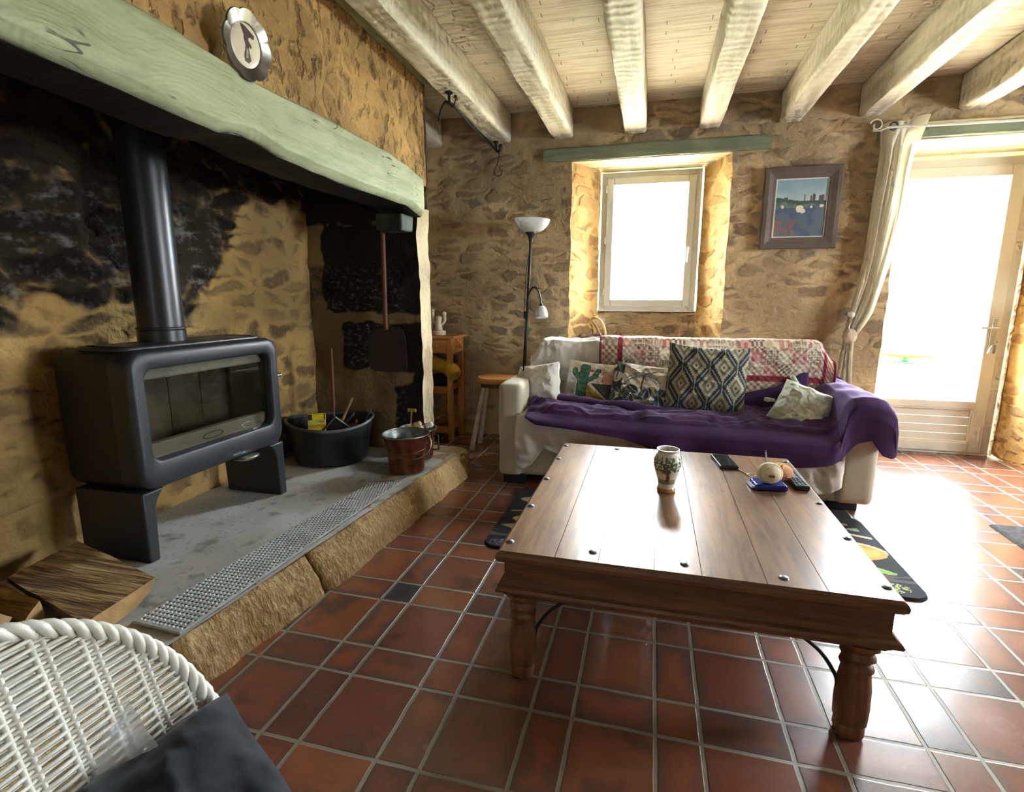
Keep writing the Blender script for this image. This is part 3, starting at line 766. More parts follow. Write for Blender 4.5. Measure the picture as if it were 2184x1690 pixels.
# ------------------------------------------------------------------ perforated plate on the hearth
A, B, C_, D = V((-1.358, 1.160, 0)), V((-1.318, 2.583, 0)), V((-1.474, 2.517, 0)), V((-1.552, 1.170, 0))
def pl(u, v, z): 
    p = lerp(lerp(A, D, u), lerp(B, C_, u), v); return V((p.x, p.y, z))
mb = MB(); zt = ZH+.015
n = 1
mb.add([pl(0, 0, ZH+.006), pl(1, 0, ZH+.006), pl(1, 1, ZH+.006), pl(0, 1, ZH+.006), pl(0, 0, zt), pl(1, 0, zt), pl(1, 1, zt), pl(0, 1, zt)], [(0, 1, 2, 3), (4, 7, 6, 5), (0, 4, 5, 1), (1, 5, 6, 2), (2, 6, 7, 3), (3, 7, 4, 0)])
rows = 70
for j in range(rows):
    for i in range(11):
        u = (i+.5+(.5 if j % 2 else 0))/11.6; v = (j+.6)/(rows+.3)
        if u > .98: continue
        c = pl(u, v, zt)
        e = V((.0, 1, 0)); s_ = V((1, 0, 0))
        a = c+e*.0075; b = c-e*.0075
        mb.add([a, c+s_*.0045, b, c-s_*.0045, c+V((0, 0, .0045))], [(0, 4, 1), (1, 4, 2), (2, 4, 3), (3, 4, 0)])
        h = c+e*.0105+s_*.003+V((0, 0, .0004))
        mb.add([h+e*.005, h-s_*.0052, h-e*.005, h+s_*.0052], [(0, 1, 2, 3)], 1)
tag(mb.build('tread_plate', [simple('galvanised_plate', (206, 210, 208), .48, .0, c2=(184, 188, 186)), simple('plate_hole', (34, 32, 30), .9)], smooth=0), 'long grey perforated steel plate lying along the hearth kerb', 'plate')

# ------------------------------------------------------------------ firewood
t = NT('split_wood'); p = t.co(); q = t.map(p, (2.2, 26., 26.))
n1 = t.noise(q, 1.4, 4., .6, .6); n2 = t.noise(p, 18., 3.)
c = t.ramp(n1, [(.30, lin((66, 46, 28))), (.44, lin((128, 98, 62))), (.56, lin((176, 144, 96))), (.7, lin((206, 178, 126)))])
c = t.mix(t.math('MULTIPLY', t.step(n2, .62, .72), .6), c, lin((60, 42, 26)))
M['split'] = t.pbr(c, .85, 0., t.bump(n1, .9, .02))
t = NT('log_end'); p = t.co(); n1 = t.noise(p, 14., 4.)
w_ = t.n('ShaderNodeTexWave', {'wave_type': 'RINGS', 'rings_direction': 'X'}, Vector=t.vm('ADD', p, (0, .04, -.1)), Scale=30., Distortion=2., Detail=2.).outputs[1]
c = t.mix(t.step(n1, .35, .7), lin((196, 160, 110)), lin((164, 128, 84)))
c = t.mix(t.math('MULTIPLY', w_, .14), c, lin((128, 96, 60)))
M['logend'] = t.pbr(c, .85, 0., t.bump(n1, .2, .004))
M['bark'] = simple('bark', (104, 84, 62), .95, c2=(64, 50, 38), scale=24., bump=.9, bscale=40., dist=.01, stretch=(.4, 1, 1))
def log(label, sect, x0, x1, dy, dz, ends, seed):
    """sect: closed section [(y,z,mat)] at the near end x0; runs to x1 drifting by dy, dz"""
    mb = MB(); n = len(sect); m = 16; vs = []
    for i in range(m+1):
        u = i/m
        for k, (y, z, _) in enumerate(sect):
            tz = 1-.10*u
            yy = y+dy*u; zz = ZH+.004+(z-ZH)*tz+dz*u
            r = .006*fbm(lerp(x0, x1, u)*.6+seed, yy*4, zz*4, 4., 3)
            vs.append((lerp(x0, x1, u)+(.018*nz(yy, zz, seed, 9.) if i in (0, m) else 0), yy+r, max(ZH+.001, zz+r*.8)))
    b = mb.add(vs, [])
    for i in range(m):
        for k in range(n):
            mb.f.append((i*n+k, i*n+(k+1) % n, (i+1)*n+(k+1) % n, (i+1)*n+k)); mb.m.append(sect[k][2])
    mb.f.append(tuple(range(n))); mb.m.append(2); mb.f.append(tuple(m*n+k for k in range(n))[::-1]); mb.m.append(2)
    return tag(mb.build('firewood_log', [M['split'], M['bark'], M['logend']], smooth=35), label, 'log', 'split logs on the hearth')
def rs(pts, n=4):
    out = []
    for i, (y, z, m_) in enumerate(pts):
        y2, z2, _ = pts[(i+1) % len(pts)]
        for k in range(n): out.append((lerp(y, y2, k/n), lerp(z, z2, k/n), m_))
    return out
arc = [(1.058+.003, .232, 1), (1.060, .205, 1), (1.085, .182, 1), (1.125, .170, 1), (1.175, .174, 1), (1.225, .190, 1), (1.270, .216, 1), (1.302, .252, 0)]
log('wide half-round split log with a flat fibrous top, nearest the steel plate', rs(arc[:-1]+[(1.302, .252, 0)], 3), -1.60, -2.10, .12, .02, 0, 1)
log('smaller wedge of split firewood with a clean pale end, left of the wide log', rs([(.985, .175, 0), (1.062, .172, 1), (1.088, .205, 1), (1.090, .262, 0)], 5), -1.80, -2.16, .05, .01, 0, 5)
mbx = log('split log partly cut off by the left edge, propped on the firewood pile', rs([(.84, .19, 0), (.985, .18, 1), (1.025, .235, 0), (.93, .335, 0)], 5), -1.84, -2.17, .03, .0, 0, 9)

# ------------------------------------------------------------------ rubber trug and what is in it
TX, TY = -1.965, 2.905
trug = thing('rubber_trug', 'large round black rubber tub full of fire tools on the hearth', 'tub', (TX, TY, ZH))
M['rubber'] = simple('black_rubber', (34, 35, 36), .42, 0., c2=(28, 29, 30), bump=.1, bscale=30., Specular_IOR_Level=.5)
mb = MB()
def wob(p):
    a = atan2(p.y-TY, p.x-TX); k = sst(.25, .45, p.z)
    return V((p.x, p.y, p.z+k*(.016*cos(2*(a-.6))+.004*nz(cos(a), sin(a), 1, 2.))))
mb.lathe([(0, ZH+.002), (.205, ZH+.002), (.222, ZH+.012), (.235, .26), (.252, .36), (.262, .415), (.258, .418), (.246, .36), (.228, .26), (.212, ZH+.02), (0, ZH+.014)], (TX, TY, 0), 48); mb.warp(wob)
mb.build('tub_wall', M['rubber'], trug)
mb = MB(); R_ = .266
mb.tube([wob(V((TX+R_*cos(a), TY+R_*sin(a), .424))) for a in [2*pi*k/48 for k in range(48)]], .0105, 10, closed=True); mb.build('rim', simple('worn_rubber_rim', (96, 98, 98), .38, c2=(70, 72, 72)), trug)
# fire lighter box
def text_obj(name, body, size, loc, rot, mat, parent=None, extrude=.0006):
    cu = bpy.data.curves.new(name, 'FONT'); cu.body = body; cu.size = size; cu.extrude = extrude; cu.align_x = 'CENTER'; cu.align_y = 'CENTER'
    tmp = bpy.data.objects.new(name+'_tmp', cu); COL.objects.link(tmp)
    dg = bpy.context.evaluated_depsgraph_get(); me = bpy.data.meshes.new_from_object(tmp.evaluated_get(dg))
    bpy.data.objects.remove(tmp)
    me.materials.clear(); me.materials.append(mat)
    R = rot if isinstance(rot, Matrix) else Matrix.Identity(3)
    for v in me.vertices: v.co = R @ v.co+V(loc)-(ORG[parent.name] if parent else V((0, 0, 0)))
    ob = bpy.data.objects.new(name, me); COL.objects.link(ob)
    if parent: ob.parent = parent; ORG[ob.name] = ORG[parent.name]
    return ob
def frame3(n, up=(0, 0, 1)):
    n = V(n).normalized(); x = V(up).cross(n).normalized(); y = n.cross(x)
    return Matrix((x, y, n)).transposed()
nd = V((.50, -.80, .33)).normalized(); F3 = frame3(nd); bx_, by_, bn_ = F3.col[0], F3.col[1], F3.col[2]
bc = V((-1.990, 2.80, .408))
mb = MB(); mb.obox(bc, (.052, .075, .030), (bx_, by_, bn_))
lab = tag(mb.build('firelighter_box', simple('yellow_card', (226, 196, 40), .5, c2=(214, 184, 40)), smooth=0, bevel=.002), 'yellow firelighter box with dark red letters standing in the black tub', 'box')
lo = ORG[lab.name]
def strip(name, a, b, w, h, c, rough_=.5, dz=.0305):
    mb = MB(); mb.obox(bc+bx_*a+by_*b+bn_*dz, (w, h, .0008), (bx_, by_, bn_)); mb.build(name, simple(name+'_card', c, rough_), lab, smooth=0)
strip('flap_shade', 0, .052, .050, .017, (58, 44, 24)); strip('flap', .008, .052, .034, .016, (244, 214, 30), dz=.032); strip('green_band', -.020, .022, .030, .009, (176, 206, 120)); strip('tan_band', .024, .024, .026, .008, (176, 156, 104))  # the first strip draws the shade around the flap as dark card
text_obj('lettering', 'MAXTERE', .027, bc+by_*-.006+bn_*.0312+bx_*.004, F3, simple('red_brown_ink', (140, 54, 20), .6), lab)
# dustpan
dc = V((-1.875, 2.845, .365)); dn_ = V((.5, -.75, .5)).normalized(); G = frame3(dn_, (.55, .2, .8))
mb = MB(); mb.obox(dc, (.075, .065, .004), (G.col[0], G.col[1], G.col[2])); mb.obox(dc-G.col[0]*.072+G.col[2]*.016, (.004, .065, .016), (G.col[0], G.col[1], G.col[2]))
mb.tube([dc+G.col[1]*.06, dc+G.col[1]*.16+G.col[2]*.01], [.012, .009], 8)
dp = tag(mb.build('dustpan', simple('black_plastic', (24, 24, 26), .35), smooth=30, bevel=.002), 'black dustpan leaning in the tub beside the firelighter box', 'dustpan')
mb = MB(); mb.obox(dc+G.col[1]*.066+G.col[2]*.006, (.078, .004, .007), (G.col[0], G.col[1], G.col[2])); mb.build('pale_edge', simple('pale_rubber_lip', (196, 206, 190), .4), dp, smooth=0)
def stick(name, label, cat, parts):
    """parts: [(part name, p0, p1, r0, r1, material)]"""
    p0 = parts[-1][2] if False else parts[0][1]
    th = thing(name, label, cat, (p0[0], p0[1], p0[2]))
    for nm, a, b, r0, r1, m_ in parts:
        mb = MB(); mb.tube([lerp(V(a), V(b), k/4) for k in range(5)], [lerp(r0, r1, k/4) for k in range(5)], 10); mb.build(nm, m_, th)
    return th
M['handle_wood'] = wood_mat('old_handle_wood', (122, 74, 44), (86, 48, 28), 2, .5, 1., rnd=False)
M['pale_handle'] = wood_mat('pale_handle_wood', (150, 112, 70), (112, 78, 46), 2, .5, 1., rnd=False)
M['steel_dull'] = simple('dull_steel', (110, 112, 114), .45, .8)
stick('hearth_poker', 'tall fire tool with a red-brown wooden handle standing in the tub', 'fire tool', [('shaft', (-1.965, 2.93, .20), (-1.955, 2.935, .52), .007, .007, M['steel_dull']), ('handle', (-1.955, 2.935, .50), (-1.952, 2.94, .88), .012, .009, M['handle_wood'])])
stick('hearth_shovel', 'short fire tool with a pale wooden handle leaning in the tub', 'fire tool', [('shaft', (-1.93, 2.86, .20), (-1.915, 2.95, .41), .006, .006, M['steel_dull']), ('handle', (-1.915, 2.95, .40), (-1.890, 3.05, .545), .011, .009, M['pale_handle'])])
stick('fire_tongs', 'thin dark metal rod leaning on the far rim of the tub', 'fire tool', [('rod', (-1.86, 2.98, .22), (-1.765, 3.075, .475), .005, .005, M['steel_dull'])])
mb = MB(); mb.obox((-1.815, 2.93, .355), (.038, .022, .05), ((.86, .5, 0), (-.5, .86, 0), (0, 0, 1)))
tag(mb.build('ash_scoop', simple('grey_plastic', (112, 108, 92), .5), smooth=0, bevel=.012), 'grey rounded plastic block among the tools in the tub', 'scoop')
bt = thing('spray_bottle', 'small dark red bottle at the right side of the tub', 'bottle', (-1.775, 2.90, .26))
mb = MB(); mb.lathe([(0, .26), (.026, .262), (.028, .35), (.012, .385), (.010, .40)], (-1.775, 2.90, 0), 14); mb.build('bottle_body', simple('dark_red_plastic', (110, 22, 34), .35), bt)
mb = MB(); mb.lathe([(.012, .395), (.012, .425), (.004, .44), (0, .44)], (-1.775, 2.90, 0), 12); mb.build('cap', simple('red_cap', (150, 30, 44), .35), bt)

# ------------------------------------------------------------------ copper pots
M['copper'] = simple('old_copper', (150, 88, 66), .30, .85, c2=(104, 62, 50), scale=9., bump=.15, bscale=26.)
M['tinned'] = simple('tinned_inside', (150, 158, 158), .35, .7, c2=(110, 118, 118), scale=8.)
def pot(label, cx, cy, r0, r1, h, group=None):
    th = thing('copper_bucket', label, 'bucket', (cx, cy, ZH+.003))
    z = ZH+.004
    mb = MB(); mb.lathe([(0, z), (r0-.008, z), (r0, z+.006), (r0+.006, z+h*.55), (r0+.010, z+h*.56), (r0+.010, z+h*.60), (r0+.007, z+h*.61), (lerp(r0, r1, .6), z+h*.85), (r1, z+h)], (cx, cy, 0), 40, cap=False); mb.build('pot_wall', M['copper'], th)
    mb = MB(); mb.lathe([(r1-.003, z+h-.002), (lerp(r0, r1, .6)-.004, z+h*.85), (r0+.002, z+h*.55), (r0-.006, z+.012), (0, z+.010)], (cx, cy, 0), 40, cap=False); mb.build('lining', M['tinned'], th)
    mb = MB(); mb.tube([(cx+r1*cos(a), cy+r1*sin(a), z+h) for a in [2*pi*k/40 for k in range(40)]], .0045, 8, closed=True); mb.build('rim', M['metal'], th)
    return th, z
th, z = pot('copper bucket with a brass bail handle at the front of the hearth', -1.388, 2.80, .104, .139, .228)
ex, ey = .80, .60
for s_ in (1, -1):
    c = V((-1.388+ex*.134*s_, 2.80+ey*.134*s_, z+.195))
    mb = MB(); mb.obox(c, (.024, .004, .014), ((-ey, ex, 0), (ex, ey, 0), (0, 0, 1))); mb.cyl(c, c+V((ex, ey, 0))*.014*s_, .006, n=8); mb.build('ear', simple('brass_ear', (150, 134, 92), .35, .8), th, smooth=30, bevel=.002)
mb = MB(); pts = []
for k in range(17):                         # the bail hangs down on the room side
    a = pi*k/16
    q = V((-1.388+ex*.143*cos(a), 2.80+ey*.143*cos(a), z+.195))+V((ey, -ex, 0))*.145*sin(a)*.95+V((.02*sin(a), 0, -.088*sin(a)))
    pts.append(q)
mb.tube(pts, .0042, 8); mb.build('bail', simple('aged_brass', (132, 112, 78), .35, .8), th)
th2, z2 = pot('second copper pot with kindling bundles, behind the copper bucket', -1.432, 3.062, .095, .122, .195)
mb = MB(); c = V((-1.432+.088, 3.062+.0, z2+.150))
mb.tube([c, c+V((.045, .012, .004)), c+V((.050, .014, -.09)), c+V((.0, .004, -.095))], .0075, 6); mb.build('side_handle', M['iron_dark'], th2)
M['twine_tan'] = simple('tan_firelighter', (214, 182, 116), .8, c2=(186, 152, 92), bump=.4, bscale=60.)
for i, (a, b, lb, m_) in enumerate((((-1.50, 3.03, .372), (-1.405, 3.06, .402), 'tan twisted firelighter bundle lying on top of the second copper pot', M['twine_tan']), ((-1.425, 3.045, .365), (-1.335, 3.085, .398), 'pale wrapped bundle at the right side of the second copper pot', simple('pale_wrap', (232, 222, 206), .7, bump=.3, bscale=40.)))):
    a, b = V(a), V(b)
    mb = MB(); pts = [lerp(a, b, k/10) for k in range(11)]; mb.tube(pts, [(.018*(1-.45*math.exp(-((k-4)/1.1)**2)))*(.72 if k in (0, 10) else 1)+.002*sin(k*2.3+i) for k in range(11)], 10)
    tag(mb.build('kindling_bundle', m_, smooth=60), lb, 'kindling', 'bundles in the second copper pot')
mb = MB(); mb.tube([(-1.505, 2.985, .345), (-1.48, 3.02, .372)], .006, 8); mb.obox((-1.515, 3.01, .368), (.012, .012, .012), ((1, .3, 0), (-.3, 1, 0), (0, 0, 1)))
tag(mb.build('matchbox', simple('pale_matchbox', (214, 220, 210), .5), smooth=30), 'small pale packet at the left rim of the second copper pot', 'packet')
rk = thing('ash_rake', 'thin tool with a yellow crosspiece leaning on the dark jamb behind the copper pots', 'rake', (-1.56, 3.17, ZH))
mb = MB(); mb.obox((-1.528, 3.185, .455), (.030, .006, .011)); mb.build('crosspiece', simple('yellow_tape', (206, 190, 50), .5), rk, smooth=0, bevel=.002)
mb = MB(); mb.tube([(-1.545, 3.165, ZH+.004), (-1.53, 3.186, .45)], .012, 8, flat=.4); mb.build('shaft', M['handle_wood'], rk)

# ------------------------------------------------------------------ bread shovel on the jamb
sh = thing('iron_peel', 'long-handled flat iron shovel hanging against the dark fireplace jamb', 'shovel', (-1.68, 3.18, .71))
M['rust'] = simple('rusty_iron', (62, 44, 36), .75, .1, c2=(44, 34, 30), bump=.3, bscale=50.)
mb = MB(); q = []
for a, b in ((-1.79, .985), (-1.745, 1.008), (-1.70, 1.012), (-1.66, 1.012), (-1.60, 1.006), (-1.562, .985), (-1.548, .95), (-1.540, .85), (-1.540, .745), (-1.552, .726), (-1.58, .716), (-1.69, .708), (-1.785, .716), (-1.808, .735), (-1.818, .78), (-1.82, .94)): q.append((a, b))
mb.prism(q, (0, 3.176, 0), (1, 0, 0), (0, 0, 1), (0, .006, 0)); mb.warp(lambda p: V((p.x, p.y-.018*((p.x+1.68)/.14)**2, p.z)))
mb.build('blade', M['rust'], sh, smooth=30)
mb = MB(); mb.tube(smooth_path([(-1.683, 3.172, .99), (-1.688, 3.174, 1.06), (-1.688, 3.178, 1.3), (-1.685, 3.18, 1.8)], 4), .0155, 10); mb.build('handle', M['handle_wood'], sh)

# ------------------------------------------------------------------ decorative plate on the breast
PC = V((-1.385, 1.705, 2.046)); PN = V((1, -.03, -.10)).normalized(); PF = frame3(PN)
plate = thing('wall_plate', 'scalloped pewter plate with a painted figure hanging above the mantel beam', 'plate', PC)
M['pewter'] = simple('pewter', (150, 146, 138), .32, .85, c2=(120, 116, 108))
mb = MB(); n = 96
def pp(r, h, sc=0):
    out = []
    for k in range(n):
        a = 2*pi*k/n; q = r*(1+sc*(abs(cos(4*a))**.7*.085-.04)) if sc else r
        out.append(PC+PF.col[0]*q*cos(a)+PF.col[1]*q*sin(a)+PF.col[2]*h)
    return out
ringloft(mb, [pp(.06, -.016), pp(.104, -.004, 1), pp(.107, .001, 1), pp(.104, .005, 1), pp(.100, .003, 1), pp(.074, -.004), pp(.068, -.007), pp(.066, -.010)])
mb.build('pewter_rim', M['pewter'], plate, smooth=60)
mb = MB(); ringloft(mb, [pp(.068, -.008), pp(.064, -.006), pp(.03, -.004), pp(.002, -.004)]); mb.build('porcelain_disc', simple('cream_porcelain', (232, 222, 196), .25, c2=(222, 210, 184)), plate, smooth=60)
fig = [(-.006, -.050), (.010, -.052), (.020, -.040), (.013, -.020), (.008, -.006), (.012, .004), (.018, -.004), (.022, .002), (.013, .012), (.007, .016), (.005, .022), (.012, .030), (.030, .028), (.033, .040), (.012, .048), (-.008, .056), (-.028, .058), (-.018, .038), (-.012, .028), (-.014, .018), (-.008, .008), (-.005, 0), (-.006, -.012), (-.010, -.030)]
mb = MB(); mb.prism(fig, PC+PF.col[2]*-.004, PF.col[0], PF.col[1], PF.col[2]*.0014); f_ = mb.build('painted_figure', simple('sepia_glaze', (70, 56, 50), .4, c2=(104, 88, 78), scale=40.), plate, smooth=0)
mb = MB(); mb.prism([(-.005, -.038), (.004, -.040), (.004, -.010), (-.003, -.010)], PC+PF.col[2]*-.0025, PF.col[0], PF.col[1], PF.col[2]*.0006); mb.build('apron', simple('pale_glaze', (188, 190, 174), .4), f_, smooth=0)
# ------------------------------------------------------------------ sofa
M['sofa'] = simple('cream_sofa_cloth', (206, 198, 176), .92, c2=(196, 186, 162), scale=3., bump=.18, bscale=420., dist=.0015, Sheen_Weight=.2)
M['linen'] = simple('white_linen', (232, 228, 218), .92, c2=(222, 216, 204), scale=4., bump=.15, bscale=380., dist=.0015, Sheen_Weight=.2)
M['calico'] = simple('calico_cover', (220, 211, 190), .92, c2=(206, 196, 172), scale=4., bump=.15, bscale=380., dist=.0015)
M['black_wood'] = simple('black_plinth', (24, 25, 30), .5)
SX_0, SX_1, SYF, SYB = -.925, 1.232, 3.175, 4.05
sofa = thing('sofa', 'cream two-seat sofa with square arms under the purple throw and quilt', 'sofa', (.15, 3.6, 0))
def softbox(x0, x1, y0, y1, z0, z1, r=.04, puff=.0, seed=0, n=14):
    """a padded block: superellipsoid-rounded box with swelling faces"""
    mb = MB()
    cx, cy, cz = (x0+x1)/2, (y0+y1)/2, (z0+z1)/2; hx_, hy_, hz_ = (x1-x0)/2, (y1-y0)/2, (z1-z0)/2
    def f(d):
        # walk a cube surface, round the edges
        p = V((d[0]*hx_, d[1]*hy_, d[2]*hz_)); i = V([max(-h+r, min(h-r, k)) for k, h in zip(p, (hx_, hy_, hz_))])
        e = p-i
        if e.length > 1e-9: p = i+e.normalized()*min(r, e.length*1.0 if e.length < r else r)
        w = [1-abs(k)**2 for k in d]
        if puff:
            p.x += puff*math.copysign(1, d[0])*(abs(d[0]) > .99)*w[1]*w[2]; p.y += puff*math.copysign(1, d[1])*(abs(d[1]) > .99)*w[0]*w[2]; p.z += puff*math.copysign(1, d[2])*(abs(d[2]) > .99)*w[0]*w[1]
        p += V((cx, cy, cz))
        q = .004*fbm(p.x+seed, p.y, p.z, 5., 3)
        return p+V((q, q, q))
    def ease(t):        # denser near the edges
        return math.copysign(1-(1-abs(t))**1.6, t)
    for ax in range(3):
        for s_ in (-1, 1):
            def g(u, v, ax=ax, s_=s_):
                a, b = ease(2*u-1), ease(2*v-1); d = [0, 0, 0]; d[ax] = s_; d[(ax+1) % 3] = a; d[(ax+2) % 3] = b
                return f(d)
            mb.grid(g, n, n, flip=(s_ < 0))
    return mb
softbox(SX_0+.02, SX_1-.02, SYF+.03, SYB, .062, .33, .03).build('base', M['sofa'], sofa, merge=.0008, smooth=180)
softbox(SX_0, SX_0+.155, SYF, SYB-.03, .062, .668, .035, .004, 1).build('armrest', M['sofa'], sofa, merge=.0008, smooth=180)
softbox(SX_1-.195, SX_1, SYF, SYB-.03, .062, .655, .04, .004, 2).build('armrest', M['sofa'], sofa, merge=.0008, smooth=180)
b = softbox(SX_0+.12, SX_1-.13, 3.74, SYB, .30, .875, .075, .02, 3, 20)
b.warp(lambda p: V((p.x, p.y+(.10*(p.z-.45) if p.y < 3.95 else 0), p.z))); b.build('backrest', M['sofa'], sofa, merge=.0008, smooth=180)
softbox(SX_0+.16, SX_1-.20, SYF+.015, 3.78, .30, .475, .05, .012, 4, 18).build('seat_cushion', M['calico'], sofa, merge=.0008, smooth=180)
for x, y in ((SX_0+.10, SYF+.07), (SX_1-.12, SYF+.13), (SX_0+.10, SYB-.08), (SX_1-.10, SYB-.08)):
    mb = MB(); mb.box(x-.075, x+.075, y-.035, y+.035, .0005, .066); mb.build('foot', M['black_wood'], sofa, smooth=0, bevel=.006)

def folds(x, y, z, k=1.):
    a = fbm(x, y, z, 3.2, 3); b = 1-abs(nz(x*1.0, y*1.0, z, 7.)); c = 1-abs(nz(x+3, y, z+2, 13.))
    return k*(.018*a+.012*(b-.6)+.006*(c-.6))
# loose calico cover pulled over the front of the seat, bunched at its left end
mb = MB()
def cover(u, v):
    x = lerp(-.80, 1.055, u)
    low = pw([(-.80, .14), (-.76, .115), (-.70, .15), (-.62, .27), (-.45, .20), (0, .17), (.6, .15), (.86, .10), (1.0, .13), (1.055, .17)], x)+.012*nz(x, 0, 0, 9.)
    y_t = 3.60
    if v < .45:
        t = v/.45; y = lerp(y_t, 3.185, t); z = .487-.012*t**3
        return (x, y, z+folds(x, y, 0, .3))
    t = (v-.45)/.55
    z = lerp(.475, low, t)
    a = min(1, t*4); bul = .03*sin(pi*min(1, t*1.1))+.02*sst(-.64, -.74, x)*sin(pi*t)
    w = folds(x*2.2+z*.8, z*1.3, 1.5, 2.0)*min(1, t*3+.15)+.010*sin(x*34+5*nz(x, z*1.5, 0, 3.))*t
    return (x, 3.185-.016*sin(a*pi/2)-bul*.75-min(.024, abs(w)*.9), z)
mb.grid(cover, 130, 56); mb.build('loose_cover', M['linen'], sofa, smooth=180, solid=.003)
# white sheet over the left end of the back
mb = MB()
def sheet(u, v):
    x = lerp(-.835, -.325, u)
    t = v
    pr = [(3.735, .60), (3.728, .72), (3.722, .84), (3.735, .888), (3.78, .905), (3.90, .900), (4.0, .885), (4.065, .85), (4.075, .70)]
    k = t*(len(pr)-1); i = min(int(k), len(pr)-2); q = k-i
    y, z = lerp(pr[i][0], pr[i+1][0], q), lerp(pr[i][1], pr[i+1][1], q)
    e = sst(-.68, -.835, x); z -= .12*e*e*sst(.55, .9, z)
    w = folds(x*1.6, z*1.6, y, 1.5)
    s_ = math.copysign(1, 3.9-y)
    y -= (.012+max(-.012, w)*1.2)*s_ if z < .89 else 0
    z += (.008+.6*w) if z > .8 else 0
    if v < .12: z += .02*nz(x, 0, 3, 6.)+.05*sst(-.55, -.82, x)
    return (x, y, z)
mb.grid(sheet, 70, 60); o = mb.build('white_sheet', M['linen'], smooth=180, solid=.003)
tag(o, 'crumpled plain white sheet over the left end of the sofa back', 'sheet')

# patchwork quilt
RED = (150, 46, 66); PINK = (196, 134, 130); TAU = (168, 146, 124); CRM = (226, 214, 196); ROS = (206, 158, 148); BRN = (140, 112, 96)
def L3(c): return lin(c)[:3]
def quilt_col(x, s):
    """s: metres up from the lower hem"""
    chk = lambda c1, c2, k: c1 if (floor(x/k)+floor(s/k)) % 2 else c2
    band0 = .185
    if x < -.215:
        if x < -.200-.0 and abs(x+.208) < 0: return L3(RED)
    edge_x = -.215
    if abs(x-(-.205)) < .017 and s > band0: return L3(RED)
    if x > 1.055: return L3(chk(TAU, PINK, .022)) if x > 1.075 else L3(RED)
    if abs(s-band0) < .017 and x > -.22: return L3(RED)
    if s < band0 or x < -.2: return L3(chk((168, 138, 116), (206, 190, 168), .022))
    i = floor((x+.19)/.082); j = floor((s-band0-.017)/.082)
    r = (i*7+j*13+i*j*3) % 6
    if r == 0: return L3(chk(BRN, CRM, .014))
    if r == 1: return L3((214, 196, 172)) if nz(x, s, 0, 60.) > .1 else L3(CRM)
    if r == 2: return L3(ROS) if nz(x, s, 4, 45.) > -.2 else L3(CRM)
    if r == 3: return L3(TAU) if abs((x*60) % 1-.5) > .12 and abs((s*60) % 1-.5) > .12 else L3(CRM)
    if r == 4: return L3(CRM) if nz(x, s, 9, 80.) > -.1 else L3((190, 150, 140))
    return L3(PINK) if nz(x, s, 7, 30.) > 0 else L3((222, 186, 176))
M['quilt'] = attr_mat('patchwork_cotton', .92, .5, 55., .004)
mb = MB()
QP = [(3.742, .50, 0), (3.730, .60, .10), (3.720, .72, .22), (3.714, .83, .33), (3.724, .876, .38), (3.758, .902, .42), (3.84, .905, .50), (3.96, .900, .62), (4.045, .882, .72), (4.085, .84, .78), (4.09, .70, .92)]
def qpos(u, v):
    x = lerp(-.335, 1.125, u)
    k = v*(len(QP)-1); i = min(int(k), len(QP)-2); q = k-i
    y, z, s = (lerp(QP[i][c], QP[i+1][c], q) for c in range(3))
    if v < .18:                                   # lower hem rises to the left
        z0 = pw([(-.335, .70), (-.27, .62), (-.18, .575), (-.05, .52), (.5, .48), (1.1, .50)], x); a = 1-v/.18
        z = lerp(z, max(z, z0), a) if z0 > z else z
        s = max(s, z-.50)
    e = sst(1.03, 1.125, x); z -= .10*e*sst(.5, .9, z); y -= .0*e
    w = folds(x*1.3, z*1.5, y, .55)+.0022*sin(x*160)*sin(s*160)
    s_ = math.copysign(1, 3.9-y)
    if z < .885: y -= (.016+w)*s_
    else: z += .016+w
    if z > .86 : z += .006
    return (x, y, z), s
mb.grid(lambda u, v: qpos(u, v)[0], 300, 190, col=lambda u, v: quilt_col(lerp(-.335, 1.125, u), qpos(u, v)[1]))
o = tag(mb.build('patchwork_quilt', M['quilt'], smooth=180, solid=.006), 'pink and cream patchwork quilt with red bands hanging over the sofa back', 'quilt')
mb = MB(); pts = []
for k in range(30):
    v = k/29*.55
    p, s = qpos(0, v); pts.append(V(p)+V((-.002, -.004, .002)))
mb.tube(pts, .008, 8); mb.build('binding', simple('dark_red_binding', (150, 50, 72), .9), o); mb = MB(); pts = []
for k in range(30):
    p, s = qpos(1, k/29*.75); pts.append(V(p)+V((.003, -.003, .002)))
mb.tube(pts, .007, 8); mb.build('binding', simple('dark_red_binding', (150, 50, 72), .9), o)
# turned back corner of the quilt, showing at its lower left
mb = MB()
def flapf(u, v):
    x = lerp(-.328, -.12, u); zt = .735-.0*u; z = lerp(.74-.16*u, .60-.09*u, v)
    return (x+.02*v, 3.706-.012*sin(pi*v)-.006*u+folds(x*2, z*2, 3, .4), z)
mb.grid(flapf, 24, 20, col=lambda u, v: quilt_col(lerp(-.33, -.22, u*.9), .1+.2*v)); mb.build('turned_corner', M['quilt'], o, smooth=180, solid=.005)

